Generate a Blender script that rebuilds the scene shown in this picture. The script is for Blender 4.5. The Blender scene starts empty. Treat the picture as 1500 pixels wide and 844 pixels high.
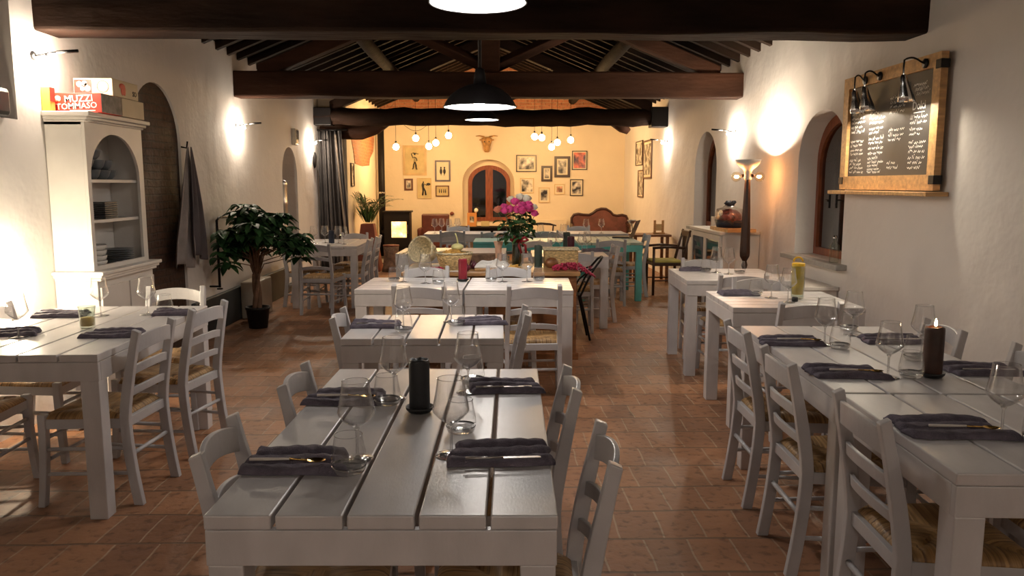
import bpy, bmesh, math, random
from mathutils import Vector, Matrix, noise
random.seed(7)
SC = bpy.context.scene
COL = SC.collection
PI = math.pi

# ------------------------------------------------------------------ materials
MAT = {}
def nodes_of(name):
    m = bpy.data.materials.new(name); m.use_nodes = True
    nt = m.node_tree; nt.nodes.clear()
    out = nt.nodes.new('ShaderNodeOutputMaterial')
    MAT[name] = m
    return m, nt, out
def N(nt, kind, **kw):
    n = nt.nodes.new(kind)
    for k, v in kw.items():
        if k in n.inputs: n.inputs[k].default_value = v
        else: setattr(n, k, v)
    return n
def ramp(nt, fac, stops):
    r = nt.nodes.new('ShaderNodeValToRGB')
    e = r.color_ramp.elements
    while len(e) < len(stops): e.new(0.5)
    for q, (p, c) in zip(e, stops):
        q.position = p; q.color = (c[0], c[1], c[2], 1)
    nt.links.new(fac, r.inputs[0])
    return r.outputs[0]
def mat(name, col, rough=.5, metal=0, var=.08, vscale=6, bump=0, bscale=40, spec=.5, coat=0, stretch=None, coords='Object'):
    m, nt, out = nodes_of(name)
    b = N(nt, 'ShaderNodeBsdfPrincipled', Roughness=rough, Metallic=metal)
    b.inputs['Specular IOR Level'].default_value = spec
    b.inputs['Coat Weight'].default_value = coat
    b.inputs['Coat Roughness'].default_value = .25
    tc = N(nt, 'ShaderNodeTexCoord')
    src = tc.outputs[coords]
    if stretch:
        mp = N(nt, 'ShaderNodeMapping'); mp.inputs['Scale'].default_value = stretch
        nt.links.new(src, mp.inputs[0]); src = mp.outputs[0]
    nz = N(nt, 'ShaderNodeTexNoise', Scale=vscale, Detail=4.0)
    nt.links.new(src, nz.inputs['Vector'])
    lo = [max(0, c * (1 - var * 1.6)) for c in col]; hi = [min(1, c * (1 + var * 1.6)) for c in col]
    c = ramp(nt, nz.outputs['Fac'], [(.3, lo), (.7, hi)])
    nt.links.new(c, b.inputs['Base Color'])
    if bump:
        n2 = N(nt, 'ShaderNodeTexNoise', Scale=bscale, Detail=5.0)
        nt.links.new(src, n2.inputs['Vector'])
        bp = N(nt, 'ShaderNodeBump', Strength=bump, Distance=.01)
        nt.links.new(n2.outputs['Fac'], bp.inputs['Height']); nt.links.new(bp.outputs[0], b.inputs['Normal'])
    nt.links.new(b.outputs[0], out.inputs[0])
    return m
def emis(name, col, s):
    m, nt, out = nodes_of(name)
    e = N(nt, 'ShaderNodeEmission', Strength=s); e.inputs[0].default_value = (*col, 1)
    nt.links.new(e.outputs[0], out.inputs[0]); return m
def glass(name, tint=(.96, .97, .97), edge=.55, rough=.03, base=.05, light_haze=0):
    m, nt, out = nodes_of(name)
    t = N(nt, 'ShaderNodeBsdfTransparent'); t.inputs[0].default_value = (*tint, 1)
    g = N(nt, 'ShaderNodeBsdfGlossy', Roughness=rough)
    lw = N(nt, 'ShaderNodeLayerWeight', Blend=.5)
    pw = N(nt, 'ShaderNodeMath', operation='POWER'); pw.inputs[1].default_value = 2.4
    ml = N(nt, 'ShaderNodeMath', operation='MULTIPLY_ADD'); ml.inputs[1].default_value = edge; ml.inputs[2].default_value = base
    mx = N(nt, 'ShaderNodeMixShader')
    nt.links.new(lw.outputs['Facing'], pw.inputs[0]); nt.links.new(pw.outputs[0], ml.inputs[0])
    nt.links.new(ml.outputs[0], mx.inputs[0]); nt.links.new(t.outputs[0], mx.inputs[1]); nt.links.new(g.outputs[0], mx.inputs[2])
    if light_haze:  # white diffuse mixed in to paint bright highlights into the glass
        df = N(nt, 'ShaderNodeBsdfDiffuse'); df.inputs[0].default_value = (.9, .9, .9, 1); m2 = N(nt, 'ShaderNodeMixShader'); m2.inputs[0].default_value = light_haze
        nt.links.new(mx.outputs[0], m2.inputs[1]); nt.links.new(df.outputs[0], m2.inputs[2]); mx = m2
    nt.links.new(mx.outputs[0], out.inputs[0]); return m
def brickmat(name, c1, c2, mortar, bw, rh, ms, vec='XY', rough=.6, bump=.4, wear=None, off=.5, rowdark=None):
    """bricks laid out on the world position, 'XY' floor, 'YZ' side wall, 'XZ' end wall"""
    m, nt, out = nodes_of(name)
    geo = N(nt, 'ShaderNodeNewGeometry')
    sp = N(nt, 'ShaderNodeSeparateXYZ'); cb = N(nt, 'ShaderNodeCombineXYZ')
    nt.links.new(geo.outputs['Position'], sp.inputs[0])
    nt.links.new(sp.outputs[vec[0]], cb.inputs[0]); nt.links.new(sp.outputs[vec[1]], cb.inputs[1])
    # slightly uneven laying
    nw = N(nt, 'ShaderNodeTexNoise', Scale=2.2, Detail=2.0); nt.links.new(cb.outputs[0], nw.inputs['Vector'])
    va = N(nt, 'ShaderNodeVectorMath', operation='MULTIPLY_ADD')
    va.inputs[1].default_value = (.045, .045, 0)
    nt.links.new(nw.outputs['Color'], va.inputs[0]); nt.links.new(cb.outputs[0], va.inputs[2])
    br = N(nt, 'ShaderNodeTexBrick', Scale=1.0)
    br.offset = off; br.inputs['Brick Width'].default_value = bw; br.inputs['Row Height'].default_value = rh
    br.inputs['Mortar Size'].default_value = ms; br.inputs['Mortar Smooth'].default_value = .3
    br.inputs['Color1'].default_value = (*c1, 1); br.inputs['Color2'].default_value = (*c2, 1); br.inputs['Mortar'].default_value = (*mortar, 1)
    nt.links.new(va.outputs[0], br.inputs['Vector'])
    colsock = br.outputs['Color']
    if rowdark is not None:
        sy = N(nt, 'ShaderNodeSeparateXYZ'); nt.links.new(va.outputs[0], sy.inputs[0])
        dv = N(nt, 'ShaderNodeMath', operation='DIVIDE'); dv.inputs[1].default_value = rh; nt.links.new(sy.outputs[1], dv.inputs[0])
        pp_ = N(nt, 'ShaderNodeMath', operation='PINGPONG'); pp_.inputs[1].default_value = .5; nt.links.new(dv.outputs[0], pp_.inputs[0])
        lt = N(nt, 'ShaderNodeMath', operation='LESS_THAN'); lt.inputs[1].default_value = .030; nt.links.new(pp_.outputs[0], lt.inputs[0])
        rm = N(nt, 'ShaderNodeMix', data_type='RGBA'); nt.links.new(lt.outputs[0], rm.inputs[0]); nt.links.new(colsock, rm.inputs[6]); rm.inputs[7].default_value = (*rowdark, 1)
        colsock = rm.outputs[2]
    n1 = N(nt, 'ShaderNodeTexNoise', Scale=1.6, Detail=6.0, Roughness=.65); nt.links.new(cb.outputs[0], n1.inputs['Vector'])
    w = ramp(nt, n1.outputs['Fac'], [(.3, (.62, .58, .55)), (.55, (1, 1, 1)), (.8, (1.25, 1.2, 1.12))])
    mx = N(nt, 'ShaderNodeMix', data_type='RGBA', blend_type='MULTIPLY'); mx.inputs[0].default_value = .85
    nt.links.new(colsock, mx.inputs[6]); nt.links.new(w, mx.inputs[7])
    n2 = N(nt, 'ShaderNodeTexNoise', Scale=22.0, Detail=5.0); nt.links.new(cb.outputs[0], n2.inputs['Vector'])
    w2 = ramp(nt, n2.outputs['Fac'], [(.32, (.45, .4, .38)), (.45, (1, 1, 1)), (.75, (1.1, 1.1, 1.1))])
    mx2 = N(nt, 'ShaderNodeMix', data_type='RGBA', blend_type='MULTIPLY'); mx2.inputs[0].default_value = .8
    nt.links.new(mx.outputs[2], mx2.inputs[6]); nt.links.new(w2, mx2.inputs[7])
    b = N(nt, 'ShaderNodeBsdfPrincipled', Roughness=rough)
    nt.links.new(mx2.outputs[2], b.inputs['Base Color'])
    rr = ramp(nt, n1.outputs['Fac'], [(.3, (rough * .7,) * 3), (.7, (min(1, rough * 1.25),) * 3)])
    nt.links.new(rr, b.inputs['Roughness'])
    h = N(nt, 'ShaderNodeMath', operation='MULTIPLY_ADD'); h.inputs[1].default_value = -1.0
    nt.links.new(br.outputs['Fac'], h.inputs[0])
    h2 = N(nt, 'ShaderNodeMath', operation='MULTIPLY'); h2.inputs[1].default_value = 1.2
    nt.links.new(n2.outputs['Fac'], h2.inputs[0]); nt.links.new(h2.outputs[0], h.inputs[2])
    bp = N(nt, 'ShaderNodeBump', Strength=bump, Distance=.006)
    nt.links.new(h.outputs[0], bp.inputs['Height']); nt.links.new(bp.outputs[0], b.inputs['Normal'])
    nt.links.new(b.outputs[0], out.inputs[0]); return m
def plaster(name, col, var=.05):
    m, nt, out = nodes_of(name)
    geo = N(nt, 'ShaderNodeNewGeometry')
    n1 = N(nt, 'ShaderNodeTexNoise', Scale=1.1, Detail=5.0, Roughness=.55); nt.links.new(geo.outputs['Position'], n1.inputs['Vector'])
    n2 = N(nt, 'ShaderNodeTexNoise', Scale=28.0, Detail=4.0); nt.links.new(geo.outputs['Position'], n2.inputs['Vector'])
    c = ramp(nt, n1.outputs['Fac'], [(.3, [x * (1 - var) for x in col]), (.7, [min(1, x * (1 + var)) for x in col])])
    b = N(nt, 'ShaderNodeBsdfPrincipled', Roughness=.85)
    nt.links.new(c, b.inputs['Base Color'])
    b1 = N(nt, 'ShaderNodeBump', Strength=.35, Distance=.12); b2 = N(nt, 'ShaderNodeBump', Strength=.16, Distance=.006)
    nt.links.new(n1.outputs['Fac'], b1.inputs['Height']); nt.links.new(n2.outputs['Fac'], b2.inputs['Height'])
    nt.links.new(b1.outputs[0], b2.inputs['Normal']); nt.links.new(b2.outputs[0], b.inputs['Normal'])
    nt.links.new(b.outputs[0], out.inputs[0]); return m
def straw(name, c1, c2):
    """rush strands: run towards the rail in each of the four triangles of the seat"""
    m, nt, out = nodes_of(name)
    tc = N(nt, 'ShaderNodeTexCoord'); sp = N(nt, 'ShaderNodeSeparateXYZ'); nt.links.new(tc.outputs['Object'], sp.inputs[0])
    ax = N(nt, 'ShaderNodeMath', operation='ABSOLUTE'); ay = N(nt, 'ShaderNodeMath', operation='ABSOLUTE')
    nt.links.new(sp.outputs[0], ax.inputs[0]); nt.links.new(sp.outputs[1], ay.inputs[0])
    gt = N(nt, 'ShaderNodeMath', operation='GREATER_THAN'); nt.links.new(ax.outputs[0], gt.inputs[0]); nt.links.new(ay.outputs[0], gt.inputs[1])
    sel = N(nt, 'ShaderNodeMix', data_type='FLOAT')
    nt.links.new(gt.outputs[0], sel.inputs[0]); nt.links.new(sp.outputs[0], sel.inputs[2]); nt.links.new(sp.outputs[1], sel.inputs[3])
    cb = N(nt, 'ShaderNodeCombineXYZ'); nt.links.new(sel.outputs[0], cb.inputs[0])
    nd = N(nt, 'ShaderNodeVectorMath', operation='SCALE'); nd.inputs['Scale'].default_value = .05
    nt.links.new(tc.outputs['Object'], nd.inputs[0])
    ad = N(nt, 'ShaderNodeVectorMath', operation='ADD'); nt.links.new(cb.outputs[0], ad.inputs[0]); nt.links.new(nd.outputs[0], ad.inputs[1])
    nz = N(nt, 'ShaderNodeTexNoise', Scale=110.0, Detail=3.0); nt.links.new(ad.outputs[0], nz.inputs['Vector'])
    big = N(nt, 'ShaderNodeTexNoise', Scale=9.0, Detail=2.0); nt.links.new(tc.outputs['Object'], big.inputs['Vector'])
    c = ramp(nt, nz.outputs['Fac'], [(.3, c1), (.55, c2), (.75, [min(1, x * 1.35) for x in c2])])
    w = ramp(nt, big.outputs['Fac'], [(.3, (.7, .66, .6)), (.7, (1.1, 1.1, 1.1))])
    mx = N(nt, 'ShaderNodeMix', data_type='RGBA', blend_type='MULTIPLY'); mx.inputs[0].default_value = 1
    nt.links.new(c, mx.inputs[6]); nt.links.new(w, mx.inputs[7])
    b = N(nt, 'ShaderNodeBsdfPrincipled', Roughness=.5); nt.links.new(mx.outputs[2], b.inputs['Base Color'])
    bp = N(nt, 'ShaderNodeBump', Strength=.8, Distance=.006); nt.links.new(nz.outputs['Fac'], bp.inputs['Height']); nt.links.new(bp.outputs[0], b.inputs['Normal'])
    nt.links.new(b.outputs[0], out.inputs[0]); return m
def photomat(name, tone=(1, .9, .75), dark=(.03, .025, .02), scale=9):
    m, nt, out = nodes_of(name)
    tc = N(nt, 'ShaderNodeTexCoord'); oi = N(nt, 'ShaderNodeObjectInfo')
    ad = N(nt, 'ShaderNodeVectorMath', operation='MULTIPLY_ADD'); ad.inputs[1].default_value = (37, 53, 71)
    nt.links.new(oi.outputs['Random'], ad.inputs[0]); nt.links.new(tc.outputs['Object'], ad.inputs[2])
    nz = N(nt, 'ShaderNodeTexNoise', Scale=scale, Detail=5.0); nt.links.new(ad.outputs[0], nz.inputs['Vector'])
    c = ramp(nt, nz.outputs['Fac'], [(.36, dark), (.5, [x * .35 for x in tone]), (.64, [x * .8 for x in tone])])
    b = N(nt, 'ShaderNodeBsdfPrincipled', Roughness=.25); nt.links.new(c, b.inputs['Base Color'])
    nt.links.new(b.outputs[0], out.inputs[0]); return m

M_wall = plaster('plaster_white', (.74, .70, .66))
M_warmwall = plaster('plaster_cream', (.80, .68, .50))
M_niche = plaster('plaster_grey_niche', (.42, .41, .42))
M_floor = brickmat('terracotta_floor_tiles', (.40, .190, .095), (.27, .130, .070), (.42, .28, .18), .185, .29, .0050, 'XY', rough=.5, bump=.5, rowdark=(.19, .105, .06))
M_brickdark = brickmat('dark_brown_bricks', (.075, .032, .016), (.055, .024, .012), (.05, .03, .02), .27, .065, .008, 'YZ', rough=.8, bump=.9)
M_brickor = brickmat('orange_bricks', (.50, .19, .07), (.40, .15, .06), (.45, .27, .14), .27, .06, .006, 'YZ', rough=.8, bump=.9)
M_brickgable = brickmat('gable_bricks', (.45, .17, .08), (.35, .13, .06), (.40, .24, .14), .27, .065, .008, 'XZ', rough=.8, bump=.9)
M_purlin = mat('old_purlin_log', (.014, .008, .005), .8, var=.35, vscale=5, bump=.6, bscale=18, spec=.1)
M_paint = mat('white_table_paint', (.57, .545, .545), .34, var=.05, vscale=5, bump=.05, bscale=60, stretch=(3, 1, 1), coat=.15)
M_chair = mat('white_chair_paint', (.50, .487, .498), .36, var=.05, vscale=7, bump=.1, bscale=50, coat=.15)
M_chairg = mat('grey_blue_chair_paint', (.36, .39, .43), .42, var=.06, vscale=7, bump=.1)
M_turq = mat('turquoise_paint', (.10, .42, .42), .4, var=.1, vscale=8, bump=.15)
M_turqtop = mat('worn_turquoise_top', (.38, .46, .40), .4, var=.2, vscale=6, bump=.15)
M_rush = straw('woven_rush', (.15, .075, .028), (.44, .27, .115))
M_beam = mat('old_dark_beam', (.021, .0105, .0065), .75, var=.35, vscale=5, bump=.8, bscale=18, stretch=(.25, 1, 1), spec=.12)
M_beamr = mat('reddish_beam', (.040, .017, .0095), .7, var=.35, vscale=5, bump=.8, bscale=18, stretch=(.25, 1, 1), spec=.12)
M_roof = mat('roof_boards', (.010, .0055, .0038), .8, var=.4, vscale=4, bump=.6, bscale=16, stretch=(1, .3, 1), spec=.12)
M_wood = mat('light_pine', (.50, .28, .11), .42, var=.18, vscale=6, bump=.15, stretch=(1, 6, 6))
M_chest = mat('brown_walnut', (.20, .075, .025), .4, var=.25, vscale=5, bump=.15, stretch=(1, 7, 7))
M_chesttop = mat('worn_chest_top', (.38, .20, .08), .4, var=.25, vscale=5, bump=.15, stretch=(1, 7, 7))
M_dwood = mat('dark_turned_wood', (.045, .018, .010), .35, var=.25, vscale=8, stretch=(6, 6, 1))
M_winwood = mat('red_brown_window_wood', (.24, .065, .022), .35, var=.2, vscale=6, stretch=(5, 5, 1))
M_iron = mat('black_iron', (.015, .014, .014), .45, metal=.6, var=.1)
M_enamel = mat('black_enamel', (.010, .008, .008), .5, var=.1, spec=.25)
M_enamelin = mat('white_enamel', (.8, .8, .78), .4, var=.02)
M_chrome = mat('chrome', (.6, .6, .6), .18, metal=1, var=.03)
M_steel = mat('brushed_steel', (.5, .47, .45), .3, metal=1, var=.06)
M_gold = mat('brass_gold', (.80, .52, .16), .2, metal=1, var=.04)
M_ivory = mat('ivory_handle', (.66, .60, .55), .3, var=.04)
M_linen = mat('charcoal_linen', (.125, .106, .138), .9, var=.18, vscale=30, bump=.5, bscale=260)
M_linenw = mat('white_linen', (.75, .72, .68), .9, var=.04, vscale=10, bump=.3, bscale=180)
M_candle = mat('black_wax', (.012, .012, .014), .45, var=.2, vscale=14, bump=.2)
M_candleb = mat('brown_wax', (.05, .018, .010), .45, var=.25, vscale=9, bump=.2)
M_candler = mat('crimson_wax', (.25, .008, .022), .4, var=.12, vscale=9)
M_candlem = mat('maroon_wax', (.10, .010, .028), .4, var=.12, vscale=9)
M_candleg = mat('dark_green_wax', (.03, .055, .045), .5, var=.12, vscale=9)
M_dish = mat('black_stoneware', (.008, .008, .009), .35, var=.1)
M_sill = mat('grey_stone', (.36, .35, .33), .7, var=.1, vscale=12, bump=.4)
M_skirt = mat('dark_green_dado', (.028, .032, .032), .5, var=.15, vscale=4)
M_slate = mat('chalkboard', (.022, .022, .023), .42, var=.3, vscale=3)
M_chalk = mat('chalk', (.85, .85, .83), .9, var=.03)
M_cab = mat('cabinet_white', (.64, .61, .57), .45, var=.03)
M_leaf = mat('dark_green_leaf', (.035, .095, .030), .5, var=.5, vscale=9, bump=.1, spec=.3)
M_leaf2 = mat('palm_green_leaf', (.05, .12, .03), .45, var=.35, vscale=9)
M_trunk = mat('plant_trunk', (.17, .09, .05), .8, var=.25, vscale=14, bump=.6)
M_blackplastic = mat('black_plastic', (.012, .012, .012), .4, var=.1)
M_terra = mat('red_terracotta', (.22, .055, .028), .6, var=.15)
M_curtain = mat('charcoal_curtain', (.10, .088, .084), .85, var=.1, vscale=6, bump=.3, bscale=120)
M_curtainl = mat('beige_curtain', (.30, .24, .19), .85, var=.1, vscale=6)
M_leather = mat('red_brown_leather', (.11, .030, .019), .4, var=.15, vscale=9, bump=.15)
M_uphol = mat('russet_velvet', (.15, .050, .034), .6, var=.15, vscale=9, bump=.2)
M_sofawood = mat('sofa_walnut', (.045, .016, .009), .35, var=.15)
M_wicker = mat('woven_wicker', (.55, .38, .17), .7, var=.35, vscale=45, bump=.9, bscale=70, stretch=(1, 1, 3))
M_wickerp = mat('pale_wicker', (.66, .56, .36), .7, var=.3, vscale=45, bump=.9, bscale=70, stretch=(1, 1, 3))
M_bread = mat('golden_bread', (.52, .28, .06), .7, var=.3, vscale=14, bump=.5)
M_gourd = mat('pale_gourd', (.62, .58, .26), .4, var=.1)
M_redberry = mat('red_berry', (.42, .02, .07), .35, var=.25, vscale=20)
M_onion = mat('red_onion_skin', (.10, .012, .03), .35, var=.25, vscale=12)
M_pink = mat('hot_pink_petals', (.88, .09, .34), .55, var=.2, vscale=20)
M_cream = mat('cream_petals', (.97, .92, .76), .55, var=.03, vscale=20)
M_peach = mat('peach_petals', (.80, .30, .18), .55, var=.15, vscale=20)
M_ribbon = mat('dark_red_ribbon', (.25, .008, .015), .4, var=.1)
M_wrap = mat('peach_paper', (.72, .42, .28), .7, var=.12)
M_stem = mat('green_stem', (.07, .11, .04), .5, var=.2)
M_cheese = mat('yellow_cheese', (.66, .38, .08), .5, var=.12)
M_grey = mat('grey_stoneware', (.13, .14, .15), .35, var=.2, vscale=12)
M_plated = mat('dark_stoneware', (.045, .048, .052), .3, var=.2, vscale=12)
M_platew = mat('white_crockery', (.62, .60, .57), .25, var=.03)
M_apron = mat('grey_apron_cloth', (.27, .24, .23), .9, var=.12, bump=.3, bscale=120)
M_aprond = mat('dark_apron_cloth', (.10, .085, .09), .9, var=.12, bump=.3, bscale=120)
M_card = mat('cream_cardboard', (.66, .56, .38), .6, var=.06)
M_cardred = mat('red_cardboard', (.62, .035, .018), .5, var=.05)
M_cardgrey = mat('grey_print', (.20, .19, .18), .6, var=.4, vscale=18)
M_cardyel = mat('yellow_cardboard', (.75, .55, .10), .6, var=.06)
M_print = mat('print_white', (.85, .80, .70), .6, var=.03)
M_ink = mat('black_ink', (.02, .018, .016), .6, var=.1)
M_frd = mat('dark_frame', (.040, .018, .010), .35, var=.15)
M_frb = mat('brown_frame', (.12, .045, .018), .35, var=.15)
M_frp = mat('pale_frame', (.60, .42, .20), .4, var=.1)
M_frblue = mat('grey_blue_frame', (.10, .085, .12), .4, var=.1)
M_matboard = mat('cream_mat_board', (.74, .66, .48), .7, var=.03)
M_old = mat('aged_paper', (.60, .48, .24), .7, var=.08)
M_photo = photomat('monochrome_photograph')
M_photoc = photomat('red_photograph', (.9, .22, .10), (.02, .012, .012))
M_night = mat('night_outside', (.006, .006, .008), .6, var=.1)
M_yellow = mat('lemon_yellow', (.75, .46, .02), .5, var=.15, vscale=20)
M_maskw = mat('carved_straw_wood', (.45, .24, .08), .7, var=.3, vscale=12, bump=.6)
M_seaty = mat('yellow_green_cushion', (.50, .45, .12), .8, var=.1)
M_stone = mat('rough_stone', (.25, .22, .19), .85, var=.25, vscale=8, bump=.8)
M_bark = mat('bark', (.17, .10, .06), .9, var=.35, vscale=12, bump=1)
M_beige = mat('beige_enamel', (.42, .36, .28), .4, var=.05)
M_navy = mat('navy_cloth', (.014, .022, .045), .6, var=.15)
M_fruit = mat('fruit_mix', (.20, .05, .04), .4, var=.6, vscale=25)
M_cellog = glass('cellophane', (.9, .88, .86), .5, .12, .10)
M_glass = glass('clear_glass', (.995, .995, .995), .8, .04, .06, light_haze=.010)
M_glassr = glass('glass_rim', (.99, .99, .99), .9, .06, .3, light_haze=.05)
M_glassv = glass('vase_glass', (.90, .94, .90), .6, .04, .08)
M_pane = glass('window_pane', (.55, .55, .58), .6, .03, .10)
M_bulbg = glass('bulb_glass', (1, .93, .8), .5, .05, .05)
E_warm = emis('warm_bulb_glow', (1, .62, .27), 130)
E_pend = emis('pendant_glow', (1, .93, .86), 9)
E_pbulb = emis('pendant_bulb_glow', (1, .93, .86), 225)
E_sconce = emis('halogen_glow', (1, .84, .66), 1050)
E_low = emis('low_lamp_glow', (1, .84, .60), 560)
E_board = emis('picture_lamp_glow', (1, .86, .66), 330)
E_fil = emis('filament_glow', (1, .42, .14), 160)
E_up = emis('uplighter_glow', (1, .84, .64), 3600)
E_flame = emis('candle_flame', (1, .62, .30), 60)
# fire seen in the stove window
m, nt, out = nodes_of('stove_fire')
tc = N(nt, 'ShaderNodeTexCoord'); nz = N(nt, 'ShaderNodeTexNoise', Scale=7.0, Detail=3.0); nt.links.new(tc.outputs['Object'], nz.inputs['Vector'])
c = ramp(nt, nz.outputs['Fac'], [(.3, (1, .30, .05)), (.55, (1, .62, .22)), (.7, (1, .85, .5))])
e = N(nt, 'ShaderNodeEmission', Strength=1.5); nt.links.new(c, e.inputs[0]); nt.links.new(e.outputs[0], out.inputs[0])
E_fire = m

# ------------------------------------------------------------------ mesh helpers
class MB:
    def __init__(s): s.v = []; s.f = []; s.sm = []
    def add(s, vs, fs, smooth=False, T=None):
        o = len(s.v)
        s.v += [tuple(T @ Vector(p)) if T is not None else tuple(p) for p in vs]
        s.f += [[i + o for i in f] for f in fs]; s.sm += [smooth] * len(fs)
        return s
    def box(s, c, d, rz=0, T=None):
        M = Matrix.Translation(c) @ Matrix.Rotation(rz, 4, 'Z')
        if T is not None: M = T @ M
        x, y, z = d[0] / 2, d[1] / 2, d[2] / 2
        return s.add([(-x, -y, -z), (x, -y, -z), (x, y, -z), (-x, y, -z), (-x, -y, z), (x, -y, z), (x, y, z), (-x, y, z)],
                     [(0, 3, 2, 1), (4, 5, 6, 7), (0, 1, 5, 4), (1, 2, 6, 5), (2, 3, 7, 6), (3, 0, 4, 7)], False, M)
    def b2(s, a, b, T=None):
        return s.box([(a[i] + b[i]) / 2 for i in range(3)], [abs(b[i] - a[i]) for i in range(3)], 0, T)
    def lathe(s, prof, n=24, c=(0, 0, 0), T=None, smooth=True):
        vs = []; fs = []
        for r, z in prof:
            for k in range(n):
                a = 2 * PI * k / n
                vs.append((c[0] + r * math.cos(a), c[1] + r * math.sin(a), c[2] + z))
        for i in range(len(prof) - 1):
            for k in range(n):
                fs.append((i * n + k, i * n + (k + 1) % n, (i + 1) * n + (k + 1) % n, (i + 1) * n + k))
        return s.add(vs, fs, smooth, T)
    def tube(s, pts, r, n=8, T=None, smooth=True, closed=False):
        pts = [Vector(p) for p in pts]; L = len(pts)
        rs = r if isinstance(r, (list, tuple)) else [r] * L
        vs = []; fs = []; prev = None
        for i, p in enumerate(pts):
            if closed: t = pts[(i + 1) % L] - pts[i - 1]
            else: t = pts[min(i + 1, L - 1)] - pts[max(i - 1, 0)]
            t.normalize()
            if prev is None:
                a = Vector((0, 0, 1)) if abs(t.z) < .9 else Vector((1, 0, 0))
                u = t.cross(a).normalized()
            else: u = (prev - t * prev.dot(t)).normalized()
            prev = u; w = t.cross(u)
            for k in range(n):
                a = 2 * PI * k / n
                vs.append(p + (u * math.cos(a) + w * math.sin(a)) * rs[i])
        m = L if closed else L - 1
        for i in range(m):
            j = (i + 1) % L
            for k in range(n):
                fs.append((i * n + k, i * n + (k + 1) % n, j * n + (k + 1) % n, j * n + k))
        if not closed:
            fs.append(tuple(range(n - 1, -1, -1))); fs.append(tuple((L - 1) * n + k for k in range(n)))
        return s.add(vs, fs, smooth, T)
    def sweep(s, secs, T=None, smooth=False):
        """secs: list of equal-length rings of points, closed at both ends"""
        n = len(secs[0]); vs = [p for q in secs for p in q]; fs = []
        for i in range(len(secs) - 1):
            for k in range(n):
                fs.append((i * n + k, i * n + (k + 1) % n, (i + 1) * n + (k + 1) % n, (i + 1) * n + k))
        fs.append(tuple(range(n - 1, -1, -1))); fs.append(tuple((len(secs) - 1) * n + k for k in range(n)))
        return s.add(vs, fs, smooth, T)
    def sphere(s, c, r, nu=12, nv=8, T=None, wob=0, seed=0):
        if not isinstance(r, (tuple, list)): r = (r, r, r)
        vs = []; fs = []
        for j in range(nv + 1):
            th = PI * j / nv
            for i in range(nu):
                a = 2 * PI * i / nu
                d = Vector((math.sin(th) * math.cos(a), math.sin(th) * math.sin(a), math.cos(th)))
                k = 1 + wob * noise.noise(d * 2.2 + Vector((seed * 3.1, seed, 0)))
                vs.append((c[0] + d.x * r[0] * k, c[1] + d.y * r[1] * k, c[2] + d.z * r[2] * k))
        for j in range(nv):
            for i in range(nu):
                fs.append((j * nu + i, (j + 1) * nu + i, (j + 1) * nu + (i + 1) % nu, j * nu + (i + 1) % nu))
        return s.add(vs, fs, True, T)
    def grid(s, fn, nu, nv, T=None, smooth=True, bottom=None):
        """surface fn(u,v) 0..1; bottom: flat underside height closes it"""
        vs = [fn(i / nu, j / nv) for j in range(nv + 1) for i in range(nu + 1)]
        fs = [(j * (nu + 1) + i, j * (nu + 1) + i + 1, (j + 1) * (nu + 1) + i + 1, (j + 1) * (nu + 1) + i) for j in range(nv) for i in range(nu)]
        if bottom is not None:
            o = len(vs); vs = vs + [(p[0], p[1], bottom) for p in vs]
            W = nu + 1
            fs += [tuple(o + k for k in reversed(f)) for f in fs[:nu * nv]]
            ring = [i for i in range(nu + 1)] + [j * W + nu for j in range(1, nv + 1)] + [nv * W + i for i in range(nu - 1, -1, -1)] + [j * W for j in range(nv - 1, 0, -1)]
            for k in range(len(ring)):
                a, b = ring[k], ring[(k + 1) % len(ring)]
                fs.append((a, o + a, o + b, b))
        return s.add(vs, fs, smooth, T)
    def build(s, name, m, parent=None, bevel=0, solid=0, weld=False, subsurf=0, seg=2):
        me = bpy.data.meshes.new(name); me.from_pydata(s.v, [], s.f)
        for p, q in zip(me.polygons, s.sm): p.use_smooth = q
        bm = bmesh.new(); bm.from_mesh(me)
        if weld: bmesh.ops.remove_doubles(bm, verts=bm.verts, dist=1e-5)
        bmesh.ops.recalc_face_normals(bm, faces=bm.faces)
        bm.to_mesh(me); bm.free()
        me.materials.append(m)
        o = bpy.data.objects.new(name, me); COL.objects.link(o)
        if solid:
            q = o.modifiers.new('thickness', 'SOLIDIFY'); q.thickness = solid; q.offset = 0
        if bevel:
            q = o.modifiers.new('edge', 'BEVEL'); q.width = bevel; q.segments = seg; q.limit_method = 'ANGLE'; q.angle_limit = math.radians(40)
            q.harden_normals = False
        if subsurf:
            q = o.modifiers.new('smooth', 'SUBSURF'); q.levels = subsurf; q.render_levels = subsurf
        if parent is not None: o.parent = parent
        return o

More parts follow.
